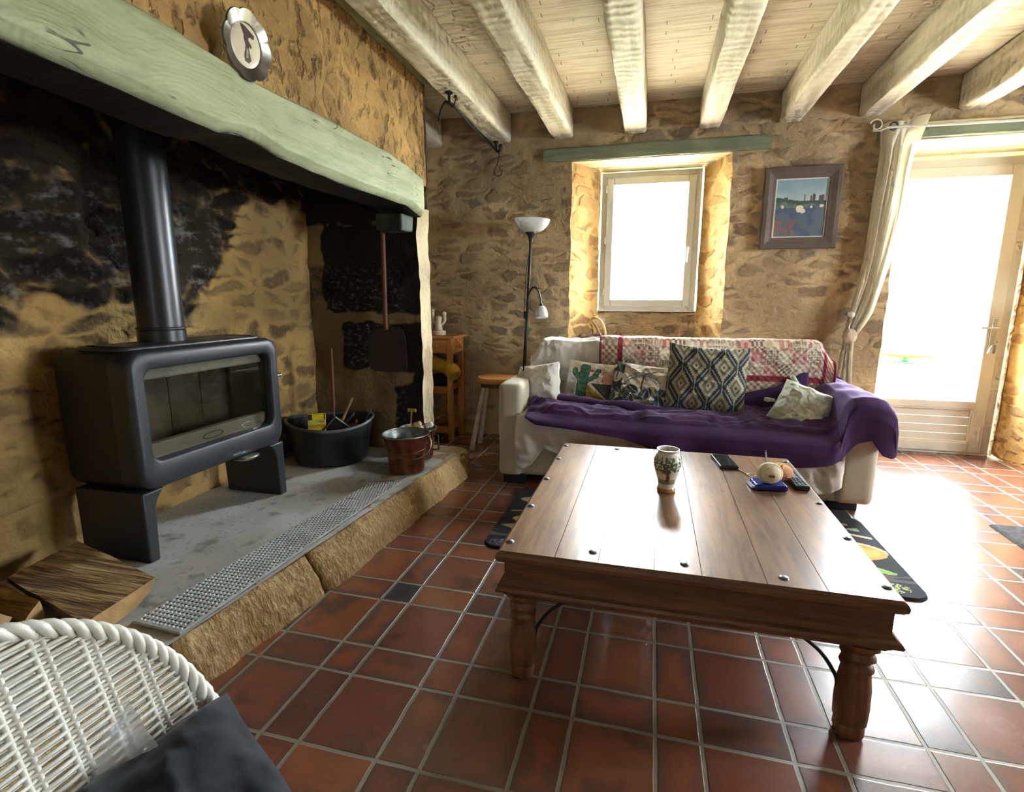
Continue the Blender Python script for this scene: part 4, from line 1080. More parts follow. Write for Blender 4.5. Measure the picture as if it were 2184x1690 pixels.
# purple throw over the seat and the right arm
M['purple'] = simple('purple_jersey', (70, 40, 86), .95, c2=(58, 32, 73), scale=5., bump=.2, bscale=420., dist=.0015, Sheen_Weight=.5, Sheen_Roughness=.4, Sheen_Tint=(.62, .45, .75, 1))
XA0, XA1, ZA = 1.03, 1.262, .672
SP = [(-.735, .505), (-.60, .512), (-.30, .500), (0, .492), (.4, .494), (.8, .492), (.96, .494), (1.005, .52), (1.018, .58), (1.028, .635), (1.06, .672), (1.11, .684), (1.17, .682), (1.215, .668), (1.246, .63), (1.258, .56), (1.262, .48), (1.266, .40)]
SL = [0.]
for a, b in zip(SP, SP[1:]): SL.append(SL[-1]+math.hypot(b[0]-a[0], b[1]-a[1]))
def sprof(u):
    s = u*SL[-1]
    for i in range(len(SP)-1):
        if s <= SL[i+1]:
            q = (s-SL[i])/(SL[i+1]-SL[i]); return lerp(SP[i][0], SP[i+1][0], q), lerp(SP[i][1], SP[i+1][1], q)
    return SP[-1]
def zbot(x):
    return pw([(-.74, .47), (-.66, .437), (-.5, .425), (-.36, .412), (-.13, .385), (.06, .328), (.27, .290), (.48, .277), (.82, .290), (.95, .31), (1.02, .345), (1.09, .44), (1.15, .462), (1.21, .385), (1.245, .372), (1.27, .39)], x)
def throw(u, v):
    x, z = sprof(u)
    arm = sst(.97, 1.05, x)
    yb = lerp(3.70, 3.86, arm)
    yb = lerp(yb, pw([(-.74, 3.52), (-.5, 3.50), (-.2, 3.60), (.2, 3.66)], x), 1-sst(.15, .3, x))
    side = sst(1.2, 1.255, x)*(z < .66)
    w = folds(x*1.5, v*1.2, 2., 1.)
    if v < .16:                                   # up the backrest on the right
        t = 1-v/.16
        h = pw([(.30, 0), (.42, .05), (.60, .09), (.80, .15), (.95, .24), (1.03, .20), (1.1, .09), (1.2, .02)], x)
        return (x, yb-.01*t+.02*t*arm+abs(w)*.4, z+h*t+w*.4)
    if v < .62:
        t = (v-.16)/.46
        y = lerp(yb, SYF-.014, t)
        fx_, fy_ = x+.35*nz(x, y, 4, 2.5), y+.18*nz(x, y, 9, 3.)
        rip = (.020*(1-abs(nz(fx_*1.3-fy_*2.2, fy_*3.1+fx_*1.6, 1, 1.7)))**3+.012*(1-abs(nz(fx_*2.2+fy_*3.5, fy_*5-fx_*2.0, 6, 1.6)))**4)*(1-arm)*sst(.02, .12, t)
        left = sst(-.55, -.74, x)
        zz = z+(w*.9+rip)*(1-.7*arm)+.03*left*sin(pi*min(1, t*1.6))*1.0
        if arm > 0: zz += .005*sin(y*24+x*9)*arm*(1-side); x += side*(.006*sin(y*30)+.004)
        zz -= .022*sst(.86, 1., t)*(1-arm)
        return (x, y-.0, zz)
    t = (v-.62)/.38
    zb = zbot(x); zt = z-.022*(1-arm)
    r = .045
    L = max(0.0, zt-zb)
    drop = L*t
    out = r*sin(min(1, drop/r)*pi/2) if r > 0 else 0
    out *= (1-.45*arm)
    ww = (.016*(1+sin(x*11+4*nz(x, drop*1.5, 0, 1.6)))*(.35+.65*abs(nz(x, 3, 0, 1.7)))+.011*(1+nz(x*2.2+drop*3, drop*2, 5, 2.4)))*min(1, drop/.10)
    left = sst(-.45, -.7, x)
    return (x+(.004*sin(drop*40) if arm > .5 else 0)+side*.006, SYF-.018-out-abs(ww)*.8-.026*min(1, drop/.05)-.02*left*sin(pi*t), zt-drop+.0*w)
mb = MB(); mb.grid(throw, 230, 130); o = mb.build('purple_throw', M['purple'], smooth=180, solid=.005)
tag(o, 'dark purple throw spread over the sofa seat and its right arm', 'throw')
# rolled bunch of the throw along the seat's left and back edge
mb = MB()
pts = smooth_path([(-.735, 3.27, .505), (-.735, 3.33, .530), (-.70, 3.395, .545), (-.60, 3.41, .545), (-.45, 3.38, .545), (-.25, 3.36, .532), (-.02, 3.36, .522), (.12, 3.40, .515)], 10)
m = len(pts)
mb.tube(pts, [(.032+.006*sin(k*.23)+.008*nz(k*.13, 0, 0, 1.))*min(1, (k+3)/26, (m-k)/14) for k in range(m)], 14, flat=.75); mb.warp(lambda p: p+V((0, 0, 1))*folds(p.x*3, p.y*3, p.z, .7))
mb.build('bunched_edge', M['purple'], o, smooth=180)

# ------------------------------------------------------------------ cushions
def cushion(name, label, c, right, up, w, h, th, mat, colf=None, n=60, seed=0, group=None, pinch=.07, sag=0., wrinkle=1., back=None):
    """a stuffed square cushion; right/up span its front face"""
    c, r, u_ = V(c), V(right).normalized(), V(up).normalized(); u_ = (u_-r*u_.dot(r)).normalized(); nn = r.cross(u_)
    mb = MB()
    def f(a, b, s_):
        x, y = 2*a-1, 2*b-1
        px = x*(1-pinch*(1-abs(x)**3)*0-pinch*(1-y*y)*abs(x)**2); py = y*(1-pinch*(1-x*x)*abs(y)**2)
        t = th*.5*(max(0, 1-abs(x)**2.6)*max(0, 1-abs(y)**2.6))**.42
        e = 1-max(abs(x), abs(y))
        wr = wrinkle*(.010*fbm(x*1.2+seed, y*1.2, s_, 2.4, 3)+.007*(1-abs(nz(x*1.4+seed, y*1.4+seed, s_, 3.1)))*(1-abs(x*y)))*min(1, e*5+.05)
        wr += wrinkle*.006*(1-abs(sin(5.5*(x*.8+y)+2.5*nz(x+seed, y, 3, 1.6))))**2*min(1, e*3)
        corner = wrinkle*.010*sin(9*atan2(y, x)+seed)*sst(.55, .95, sqrt(x*x+y*y))*min(1, e*9)
        q = c+r*(px*w/2)+u_*(py*h/2)+nn*(s_*(t+wr+corner))
        q += u_*(-sag*(1-x*x)*(y+1)*.5*h*.2)
        return q
    mb.grid(lambda a, b: f(a, b, 1), n, n, 0, col=(lambda a, b: L3(colf(a, b))) if colf else None)
    mb.grid(lambda a, b: f(a, b, -1), n if not colf else 40, n if not colf else 40, 1 if back else 0, flip=True, col=(lambda a, b: L3((226, 220, 206))) if colf else None)
    o = mb.build(name, [mat]+([back] if back else []), smooth=180)
    return tag(o, label, 'cushion', group), (c, r, u_, nn, w, h)
def tassel(p, d, par, mat, L=.055, r=.012):
    p = V(p); d = V(d).normalized(); mb = MB()
    mb.sphere(p+d*.006, r*.85, 10)
    for k in range(20):
        a = 2*pi*k/7.3; e = d.orthogonal().normalized(); f_ = d.cross(e)
        b = p+d*.010+(e*cos(a)+f_*sin(a))*r*.4
        mb.tube([b, b+d*L*.5+(e*cos(a)+f_*sin(a))*r*(.2+.25*(k%3)/2), b+d*L*(1+.12*sin(k*3.))+(e*cos(a)+f_*sin(a))*r*(.15+.45*(k%3)/2)], [.0034, .0034, .0024], 5)
    return mb.build('tassel', mat, par)
CG = 'cushions on the sofa'
M['cotton_white'] = simple('white_cotton', (238, 236, 230), .9, c2=(230, 226, 218), bump=.15, bscale=300., dist=.0015, Sheen_Weight=.2)
o, (c, r, u_, nn, w, h) = cushion('cushion', 'small white tasselled cushion leaning in the sofa corner beside the left arm', (-.705, 3.475, .628), (.90, -.36, .18), (-.10, .30, .95), .285, .27, .15, M['cotton_white'], None, 44, 1, CG)
tassel(c-r*w*.475+u_*h*.44+nn*.045, (-.05, -.30, -1), o, M['cotton_white'], .05, .014)
tassel(c+r*w*.45-u_*h*.5+nn*.03, (.5, -.8, -.25), o, M['cotton_white'], .05, .013)

def cap(px, py, ax, ay, bx, by):
    dx, dy = bx-ax, by-ay; t = max(0, min(1, ((px-ax)*dx+(py-ay)*dy)/(dx*dx+dy*dy+1e-9)))
    return math.hypot(px-ax-dx*t, py-ay-dy*t)
def cactus_col(u, v):
    d = min(cap(u, v, .37, -.1, .40, .80)-.105, cap(u, v, .20, .66, .19, .74)-.055, cap(u, v, .20, .66, .32, .52)-.055, cap(u, v, .48, .50, .60, .60)-.05, cap(u, v, .60, .60, .66, .76)-.055)
    if d < 0:
        if d > -.012: return (34, 52, 48)
        if abs(((u-.06*v)*38) % 1-.5) < .10 and nz(u*60, v*18, 0) > .0: return (44, 84, 70)
        return mixc((78, 128, 104), (104, 152, 126), v)
    if math.hypot(u-.54, v-.74) < .045 and v < .78: return (210, 92, 78)
    if v < .40-.85*abs(u-.52)-.0*u and u > .44 or (v < .42-.75*(u-.48) and u > .46): return (178, 150, 60) if (u*5+v*2) % 1.1 > .08 else (150, 124, 44)
    if u > .58 and v < .50-.12*(1-u) and v > .44-.9*(u-.58)-.02: return (92, 90, 92)
    if u > .74 and .50 < v < .86: return (226, 176, 156) if nz(u*5, v*9, 1) > -.25 else (236, 226, 212)
    if u < .26 and v < .42:
        return (176, 166, 150) if v > .16 else ((214, 204, 184) if ((u*8) % 1 > .08 and (v*8) % 1 > .1) else (160, 148, 130))
    if v < .72 and (u < .3 or u > .5):
        cx = (u*9) % 1; cy_ = (v*9+.5*(int(u*9) % 2)) % 1
        if min(cx, cy_) < .06: return (186, 174, 154)
    return (232, 226, 214)
M['print'] = attr_mat('printed_cotton', .9, .2, 260., .0015)
cushion('cushion', 'cushion printed with a green cactus, between the white and the palm cushions', (-.388, 3.59, .625), (.985, -.10, -.08), (.10, .34, .94), .345, .30, .15, M['print'], cactus_col, 110, 2, CG)

def palm_col(u, v):
    bg = (222, 214, 196); dk = (62, 76, 84); md = (92, 104, 96); lt = (150, 158, 140)
    c = bg
    n1 = nz(u*5.5, v*5.5, 3.)
    # big leaves low down
    if v < .50:
        for k, (cx, cy_, a, L, col) in enumerate(((.12, .42, 2.2, .34, dk), (.30, .30, 1.1, .38, md), (.22, .10, .5, .4, dk), (.48, .18, 2.0, .30, md), (.62, .30, 1.3, .32, dk), (.80, .38, 2.3, .32, md), (.90, .22, 1.8, .34, dk), (.42, .40, 2.5, .26, dk), (.72, .12, .9, .3, md), (.95, .45, 1.2, .25, dk), (.05, .20, 1.4, .3, md))):
            dx, dy = u-cx, v-cy_; p = dx*cos(a)+dy*sin(a); q = -dx*sin(a)+dy*cos(a)
            if abs(p) < L/2 and abs(q) < .085*(1-(2*p/L)**2): c = col if abs(q) > .010 else lt
        if math.hypot(u-.62, v-.02) < .20: c = (204, 194, 168) if (atan2(v-.02, u-.62)*9) % 1 > .25 else md
        if n1 > .38: c = dk
    for (tx, t0, t1, L, cv) in ((.58, .18, .70, .30, .70), (.10, .55, .97, .22, .97)):
        if abs(u-tx-.02*sin(v*9)) < .012 and t0 < v < t1: c = (76, 78, 74)
        if abs(u-tx) < L*1.1 and -L < v-cv < L*.8:
            for k, a in enumerate((-.1, .35, .75, 1.2, 1.75, 2.3, 2.75, 3.2)):
                best = 9; bs = 0
                for q in range(1, 11):
                    t_ = q/10; px = tx+t_*L*cos(a); py = cv+t_*L*sin(a)*.8-.55*t_*t_*L
                    d_ = math.hypot(u-px, v-py)
                    if d_ < best: best, bs = d_, t_
                if best < .036*(1-.55*bs) and (best < .006 or ((u*31+v*23*(1 if a < 1.5 else -1)) % 1) < .62): c = dk if k % 2 else (96, 112, 120)
    if u < .22 and v > .45 and n1 > -.1: c = dk if (u+v*.4)*7 % 1 > .35 else (104, 112, 112)
    if v > .78 and u > .3 and nz(u*8, v*14, 8) > .42: c = (128, 142, 160)
    if .74 < u < .80 and .42 < v < .5: c = (180, 110, 60)
    return c
cushion('cushion', 'cushion printed with grey-green palm trees, leaning beside the big diamond cushion', (-.062, 3.52, .622), (.985, -.13, -.10), (.06, .36, .93), .375, .315, .15, M['print'], palm_col, 150, 3, CG)

def ikat_col(u, v):
    A, B = .335, .57
    u2, v2 = u-.02, v-.10
    best = 9; bu = bv = 0
    for oa, ob in ((0, 0), (.5, .5)):
        i = round(u2/A-oa); j = round(v2/B-ob)
        du, dv = (u2-(i+oa)*A)/A, (v2-(j+ob)*B)/B
        d = abs(du)+abs(dv)
        if d < best: best, bu, bv = d, du, dv
    dk = (62, 68, 80); cr = (176, 174, 148); tp = (124, 114, 98)
    a, b_ = abs(bu), abs(bv)
    # stepped outline
    sa = floor(a*18)/18; sb = floor(b_*18)/18; ds = sa+sb
    d = a+b_
    if d > .480 and abs(a-b_) < .36: return cr
    if a < .022 and d > .34: return cr
    if d < .045: return dk
    if d < .135: return cr
    if d < .235: return tp
    if ds < .315: return cr
    return dk
M['ikat'] = attr_mat('woven_ikat', .95, .5, 420., .002)
cushion('cushion', 'big dark cushion woven with cream diamonds, standing tall in the middle of the sofa', (.345, 3.50, .70), (.985, -.03, -.055), (.085, .26, .96), .485, .43, .17, M['ikat'], ikat_col, 210, 4, CG, .035, .15, .8)
M['pale_cotton'] = simple('pale_green_cotton', (206, 212, 196), .9, c2=(192, 200, 184), bump=.15, bscale=300., dist=.0015, Sheen_Weight=.2)
o, (c, r, u_, nn, w, h) = cushion('cushion', 'pale grey-green tasselled cushion lying on the purple throw by the right arm', (.870, 3.37, .555), (.80, -.30, -.30), (.22, .52, .80), .30, .30, .16, M['pale_cotton'], None, 70, 6, CG, .06, 0, .9)
for a, b_, dv in ((-1, -.1, (-.8, -.3, .1)), (1, -.9, (.3, -.6, -.8)), (-.25, -1, (-.2, -.7, -.6)), (-.55, .95, (-.5, .1, .6))):
    tassel(c+r*w*.5*a+u_*h*.5*b_+nn*.01, dv, o, M['pale_cotton'], .045, .013)
# ------------------------------------------------------------------ coffee table
M['table_top'] = wood_mat('waxed_table_top', (172, 128, 86), (118, 82, 54), 1, .25, 1., 1., .9, True, .012)
M['table_side'] = wood_mat('dark_table_sides', (126, 84, 54), (84, 52, 34), 0, .5, 1., rnd=False)
M['table_leg'] = wood_mat('table_legs', (142, 96, 58), (96, 62, 38), 2, .5, 1., rnd=False)
TX0, TX1, TY0, TY1, TZ = -.402, .642, 1.448, 2.672, .445
table = thing('coffee_table', 'large square dark wood coffee table with iron studs and turned legs', 'table', ((TX0+TX1)/2, (TY0+TY1)/2, 0))
brk = [TX0-.012, -.245, -.118, .040, .168, .335, .482, TX1+.012]
mb = MB()
for k in range(7):
    x0, x1 = brk[k]+.0009, brk[k+1]-.0009; c = ((k*37 % 11)/11, (k*53 % 13)/13, (k*29 % 7)/7)
    b = len(mb.v); mb.box(x0, x1, TY0-.012, TY1+.012, TZ-.022, TZ)
    for i in range(b, len(mb.v)): mb.c[i] = c
mb.build('tabletop', M['table_top'], table, smooth=0)
def rloft(mb, prof, x0, x1, y0, y1):
    ringloft(mb, [[(x0-o, y0-o, z), (x1+o, y0-o, z), (x1+o, y1+o, z), (x0-o, y1+o, z)] for o, z in prof])
mb = MB(); rloft(mb, [(.010, TZ-.001), (.019, TZ-.006), (.024, TZ-.016), (.022, TZ-.028), (.014, TZ-.036), (.002, TZ-.040), (0, TZ-.044)], TX0, TX1, TY0, TY1); mb.build('edge_moulding', M['table_side'], table, smooth=0)
mb = MB(); rloft(mb, [(0, TZ-.040), (0, .345), (.004, .340), (.010, .332), (.020, .326), (.024, .318), (.022, .311), (.006, .306), (.004, .298), (-.002, .293), (-.006, .287), (-.03, .287)], TX0, TX1, TY0, TY1); mb.build('apron', M['table_side'], table, smooth=0)
M['stud'] = simple('iron_stud', (120, 124, 130), .38, .7, c2=(96, 100, 106))
studs = [(x, y) for y in (1.50, 1.80, 2.105, 2.40, 2.63) for x in (TX0+.004, TX1-.004)]+[(-.138, 1.497), (.125, 1.490), (.384, 1.482), (-.14, 2.64), (.125, 2.64), (.384, 2.64)]
for x, y in studs:
    mb = MB(); mb.lathe([(.0135, -.0005), (.0135, .0012), (.010, .0038), (.005, .0052), (0, .0056)], (x, y, TZ), 14); mb.build('stud', M['stud'], table, smooth=60)
lp = [(.046, .29), (.046, .278), (.038, .272), (.034, .262), (.040, .252), (.041, .244), (.032, .236), (.030, .230), (.038, .222), (.040, .212), (.034, .200), (.036, .185), (.040, .150), (.041, .09), (.039, .045), (.034, .040), (.036, .032), (.037, .012), (.033, .0005)]
for x in (-.352, .588):
    for y in (1.492, 2.628):
        mb = MB(); mb.lathe(lp[::-1], (x, y, 0), 24, pw_=3.2); mb.build('leg', M['table_leg'], table, smooth=50)
for x, s_ in ((-.352, 1), (.588, -1)):
    mb = MB(); mb.tube(smooth_path([(x+s_*.24, 1.52, .292), (x+s_*.17, 1.52, .275), (x+s_*.09, 1.515, .225), (x+s_*.045, 1.505, .165), (x+s_*.036, 1.50, .13)], 6), .0055, 8); mb.build('iron_brace', M['iron_dark'], table)

# things on the table
vase = thing('vase', 'small cream pottery vase painted with a green tree, on the coffee table', 'vase', (.086, 2.092, TZ))
VX, VY = .086, 2.092
pr = [(0, .0005), (.033, .0005), (.036, .004), (.0355, .016), (.031, .020), (.032, .030), (.036, .050), (.047, .085), (.0535, .112), (.0525, .132), (.044, .150), (.0375, .157), (.0375, .162), (.0415, .169), (.0425, .172), (.0405, .1725), (.036, .168), (.035, .158), (.040, .145)]
def vase_col(a, z):
    """a: angle from the face turned to the room, z: height"""
    x = a; c = (222, 216, 200)
    if z < .018: return (176, 128, 84)
    if z > .150: return (224, 220, 208)
    if .036 < z < .056 and abs(a) < 1.0+.3*nz(a*4, z*60, 0): c = (134, 140, 126)
    tr = .05*sin((z-.05)*90)
    if .048 < z < .088 and abs(a-tr*2.2) < .16-.8*(z-.05): c = (132, 66, 58)
    if .080 < z < .125 and (abs(a-(z-.08)*1.2) < .07 or abs(a+(z-.08)*6+.05) < .07 or abs(a-(z-.08)*9-.05) < .07): c = (88, 84, 72)
    r = sqrt(a*a*.6+((z-.112)*30)**2*.6)
    if abs(a) < 1.35 and z > .082 and nz(a*5.5, z*110, 2) > -.02+.55*max(0, r-.75): c = (92, 122, 96) if nz(a*9, z*160, 5) > -.1 else (58, 84, 70)
    return c
mb = MB(); n = 96; fine = []
for (r0, z0), (r1, z1) in zip(pr, pr[1:]):
    k = max(1, int(abs(z1-z0)/.0028)); fine += [(lerp(r0, r1, i/k), lerp(z0, z1, i/k)) for i in range(k)]
fine.append(pr[-1])
a_cam = atan2(-VY, -VX)
b = mb.lathe(fine, (VX, VY, TZ), n)
for i in range(len(mb.v)):
    p = mb.v[i]; a = atan2(p.y-VY, p.x-VX)-a_cam; a = (a+pi) % (2*pi)-pi
    inside = (i//n) >= len(fine)-12
    mb.c[i] = L3((206, 200, 184) if inside else vase_col(a, p.z-TZ))
mb.build('vase_body', attr_mat('glazed_pottery', .22, 0, Specular_IOR_Level=.5), vase, smooth=60)
mb = MB(); mb.tube([(VX+.0415*cos(t_), VY+.0415*sin(t_), TZ+.1715) for t_ in [2*pi*k/40 for k in range(40)]], .0022, 6, closed=True); mb.build('rim', simple('white_glaze', (236, 232, 222), .2), vase)

def rot2(x, y, a): return x*cos(a)-y*sin(a), x*sin(a)+y*cos(a)
def xbox(mb, c, h, a, mi=0):
    return mb.obox(c, h, ((cos(a), sin(a), 0), (-sin(a), cos(a), 0), (0, 0, 1)), mi)
mp = thing('mobile_phone', 'dark phone in a case lying near the far edge of the coffee table', 'phone', (.355, 2.53, TZ))
mb = MB(); xbox(mb, (.355, 2.53, TZ+.0085), (.041, .092, .008), .12); mb.build('case', simple('black_case', (30, 32, 36), .45), mp, smooth=0, bevel=.005, seg=3)
mb = MB(); xbox(mb, (.355, 2.53, TZ+.0172), (.036, .086, .0006), .12); mb.build('screen', simple('phone_glass', (16, 20, 26), .12), mp, smooth=0)
pk = tag((lambda m: (xbox(m, (.486, 2.235, TZ+.0135), (.062, .048, .012), .10), m)[1])(MB()).build('tissue_packet', simple('shiny_blue_film', (28, 52, 150), .22, c2=(20, 36, 116), scale=30., bump=.8, bscale=46., dist=.006), smooth=0, bevel=.008, seg=3), 'blue plastic-wrapped packet under the ball of yarn', 'packet')
mb = MB(); xbox(mb, (.486-.066, 2.229, TZ+.010), (.006, .040, .004), .10); mb.warp(lambda p: p+V((0, 0, .006*nz(p.x*50, p.y*50, 0)))); mb.build('crimped_end', simple('white_blue_film', (170, 180, 220), .25), pk, smooth=0)

M['yarn'] = simple('cream_yarn', (240, 230, 204), .95, c2=(228, 212, 178), scale=30., bump=.3, bscale=300.)
M['yarn_var'] = simple('peach_yarn', (230, 186, 122), .95, c2=(216, 140, 124), scale=9., bump=.3, bscale=300.)
def yarn_ball(name, label, c, r, ax, mat, sc=(1, 1, 1), turns=44, band=None, seed=0, lift=0):
    c = V(c); w = V(ax).normalized(); e = w.orthogonal().normalized(); f_ = w.cross(e)
    mb = MB(); mb.sphere(c, r*.93, 24, 0, (1, 1, 1))
    rnd = random.Random(seed)
    for k in range(turns):
        t = rnd.uniform(-1, 1); tilt = rnd.uniform(-.42, .42); ph = rnd.uniform(0, 2*pi)
        q = sqrt(1-t*t*.82)*r; off = t*r*.78
        n2 = (w+(e*cos(ph)+f_*sin(ph))*tilt).normalized(); e2 = n2.orthogonal().normalized(); g2 = n2.cross(e2)
        pts = [c+n2*off*.9+(e2*cos(a)+g2*sin(a))*q for a in [2*pi*j/22 for j in range(22)]]
        mb.tube(pts, .0019, 5, closed=True)
    mb.warp(lambda p: c+V(((p-c).x*sc[0], (p-c).y*sc[1], (p-c).z*sc[2])))
    o = tag(mb.build(name, mat, smooth=180), label, 'yarn')
    return o
yb = yarn_ball('yarn_ball', 'round ball of cream yarn resting on the blue packet', (.484, 2.222, TZ+.0265+.040), .046, (.25, -1, .15), M['yarn'], (1.05, 1, .88), seed=3)
mb = MB(); mb.tube([lerp(V((.484, 2.222-.044, TZ+.066)), V((.484, 2.222-.0405, TZ+.067)), k/3) for k in range(4)], [.013, .012, .011, .004], 12, flat=.5); mb.build('ball_core', simple('yarn_hollow', (150, 134, 100), .95), yb)
yarn_ball('yarn_skein', 'loose skein of peach and cream yarn behind the round yarn ball', (.548, 2.345, TZ+.036), .040, (1, -.5, .35), M['yarn_var'], (1.45, 1.1, .9), seed=8)
mb = MB(); mb.tube(smooth_path([(.400, 2.455, TZ+.003), (.425, 2.40, TZ+.003), (.445, 2.37, TZ+.003), (.475, 2.375, TZ+.003), (.46, 2.40, TZ+.005), (.43, 2.385, TZ+.003), (.445, 2.345, TZ+.003), (.462, 2.29, TZ+.032)], 8), .0022, 6)
tag(mb.build('yarn_strand', M['yarn']), 'loose strand of cream yarn running from the phone to the yarn ball', 'yarn')
ck = thing('crochet_hook', 'thin crochet hook with a blue tip stuck upright in the yarn', 'crochet hook', (.495, 2.36, TZ+.05))
mb = MB(); mb.tube([(.505, 2.36, TZ+.040), (.498, 2.37, TZ+.085), (.495, 2.376, TZ+.112)], [.0036, .0030, .0024], 8); mb.build('shaft', simple('pale_blue_plastic', (186, 206, 226), .35), ck)
mb = MB(); mb.sphere((.4945, 2.377, TZ+.114), .0042, 10); mb.build('tip', simple('blue_tip', (44, 84, 170), .35), ck)
rc = thing('remote_control', 'grey button remote control lying beside the yarn on the table edge', 'remote control', (.606, 2.335, TZ))
RA = .05; rcx, rcy = .608, 2.335
mb = MB(); xbox(mb, (rcx, rcy, TZ+.011), (.026, .105, .0095), RA); mb.build('remote_body', simple('dark_grey_plastic', (50, 56, 62), .45), rc, smooth=0, bevel=.004)
mb = MB(); xbox(mb, (rcx, rcy, TZ+.0208), (.0235, .100, .0006), RA); mb.build('face_plate', simple('grey_face', (116, 126, 132), .4), rc, smooth=0)
bm_ = simple('dark_button', (30, 34, 38), .5)
for j in range(10):
    for i in range(3):
        if j in (5, 6) and i == 1: continue
        dx, dy = rot2((i-1)*.0145, -.085+j*.0185, RA)
        mb = MB(); xbox(mb, (rcx+dx, rcy+dy, TZ+.0225), (.0042, .0042, .0016), RA); mb.build('button', bm_, rc, smooth=0)

# ------------------------------------------------------------------ mats
def rug_col(x, y):
    bk = (34, 34, 40)
    def el(cx, cy, a, b, r=0):
        dx, dy = rot2(x-cx, y-cy, -r); return (dx/a)**2+(dy/b)**2
    c = bk
    def put(k, lim=1): return k < lim
    # left end: spoons, dishes, a patterned board
    if put(el(-.57, 2.93, .14, .05)): c = (168, 152, 116)
    if put(el(-.555, 2.785, .045, .025, .2)) or (abs((y-2.755)-(x+.66)*.25) < .008 and -.72 < x < -.58): c = (176, 150, 116)
    if put(el(-.60, 2.645, .085, .048)): c = (198, 172, 132)
    if abs(y-2.545-.12*(x+.6)*(x+.6)) < .055*(1-((x+.50)/.23)**2) and x < -.30: c = (180, 156, 96) if nz(x*30, y*30, 0) > -.2 else (122, 104, 60)
    if abs(y-2.43) < .012 or (abs(y-2.46) < .02 and nz(x*14, y*40, 2) > .1): c = (92, 78, 78)
    if put(el(-.58, 2.345, .15, .05)): c = (86, 72, 84) if nz(x*40, y*60, 3) > 0 else (150, 128, 140) if nz(x*50, y*70, 6) > .1 else (60, 52, 64)
    # middle, mostly under the table
    for cx, cy, a, b, col in ((-.15, 2.6, .13, .12, (176, 140, 70)), (.3, 2.75, .12, .1, (150, 120, 84)), (.35, 2.42, .14, .06, (140, 90, 60))):
        if put(el(cx, cy, a, b)): c = col
    # right end: pie, leaf, tray of nuts, dill
    if put(el(.93, 2.70, .20, .105)): c = (206, 162, 84)
    if put(el(.93, 2.70, .17, .082)): c = (226, 184, 96) if nz(x*20, y*30, 1) > -.3 else (196, 148, 70)
    if el(.93, 2.70, .205, .11) < 1 and el(.93, 2.685, .20, .105) > 1: c = (236, 206, 160)
    if abs(y-2.885-.04*sin(x*9)) < .012 and .75 < x < 1.12: c = (222, 196, 180)
    if abs(y-2.955) < .010*(1.2+sin(x*30)) and .70 < x < 1.09: c = (150, 166, 140)
    if abs((y-3.04)-(x-.95)*-.25) < .013 and .84 < x < 1.06: c = (176, 124, 96)
    dx, dy = rot2(x-1.02, y-2.515, .35)
    if abs(dx) < .075 and abs(dy) < .016*(1-(dx/.075)**2)+.008: c = (156, 190, 96) if abs(dy) > .003 else (96, 136, 62)
    dx, dy = rot2(x-.90, y-2.455, -.25)
    if abs(dx) < .085 and abs(dy) < .052: c = (214, 168, 136)
    if abs(dx) < .070 and abs(dy) < .038: c = (206, 140, 76) if nz(x*36, y*36, 0) > -.1 else (120, 66, 44)
    if put(el(.80, 2.535, .05, .016)): c = (196, 130, 90)
    k = el(1.02, 2.365, .075, .042)
    if k < 1 and (atan2(y-2.35, x-1.0)*11 % 1) < .5 and nz(x*60, y*60, 0) > -.35: c = (196, 206, 130)
    return c
def round_mat(x0, x1, y0, y1, r, z, th, n_, col):
    mb = MB(); nx, ny = n_
    def f(u, v):
        x, y = lerp(x0, x1, u), lerp(y0, y1, v)
        cx = min(max(x, x0+r), x1-r); cy = min(max(y, y0+r), y1-r); dx, dy = x-cx, y-cy
        if dx and dy:                      # squeeze the corner square onto the corner arc
            m_ = max(abs(dx), abs(dy)); l = math.hypot(dx, dy); x, y = cx+dx*m_/l, cy+dy*m_/l
        e = min(u, 1-u, v, 1-v)
        return (x, y, z+th*(1 if e > .5/max(nx, ny) else 0))
    mb.grid(f, nx, ny, col=lambda u, v: L3(col(*f(u, v)[:2])))
    return mb
o = round_mat(-.757, 1.147, 2.292, 3.135, .07, .001, .011, (330, 150), rug_col).build('kitchen_rug', attr_mat('printed_rug', .95, .4, 380., .003), smooth=35)
tag(o, 'long black rug printed with food and dishes under the coffee table', 'rug')
o = round_mat(1.80, 2.50, 2.85, 3.25, .03, .001, .010, (40, 26), lambda x, y: (84, 80, 76) if nz(x*60, y*60, 0) > 0 else (66, 62, 60)).build('door_mat', attr_mat('grey_doormat', .97, .8, 300., .006), smooth=35)
tag(o, 'dark grey doormat on the tiles at the right edge', 'doormat')

# ------------------------------------------------------------------ floor lamp
M['lamp_black'] = simple('lamp_black', (34, 36, 40), .45)
t = NT('opal_plastic'); b1 = t.n('ShaderNodeBsdfPrincipled'); b1.inputs['Base Color'].default_value = lin((236, 236, 236)); b1.inputs['Roughness'].default_value = .3
b2 = t.n('ShaderNodeBsdfTranslucent', None, Color=lin((236, 236, 240))); m_ = t.n('ShaderNodeMixShader'); m_.inputs[0].default_value = .45
t.t.links.new(b1.outputs[0], m_.inputs[1]); t.t.links.new(b2.outputs[0], m_.inputs[2]); t.t.links.new(m_.outputs[0], t.out.inputs[0]); M['opal'] = t.mat
LX, LY = -1.02, 4.20
lamp = thing('floor_lamp', 'black floor lamp with a white bowl shade and a small side reading light', 'lamp', (LX, LY, 0))
mb = MB(); mb.lathe([(.0, .0005), (.135, .0005), (.138, .008), (.12, .020), (.02, .028), (.015, .05), (0, .05)], (LX, LY, 0), 36); mb.build('base', M['lamp_black'], lamp)
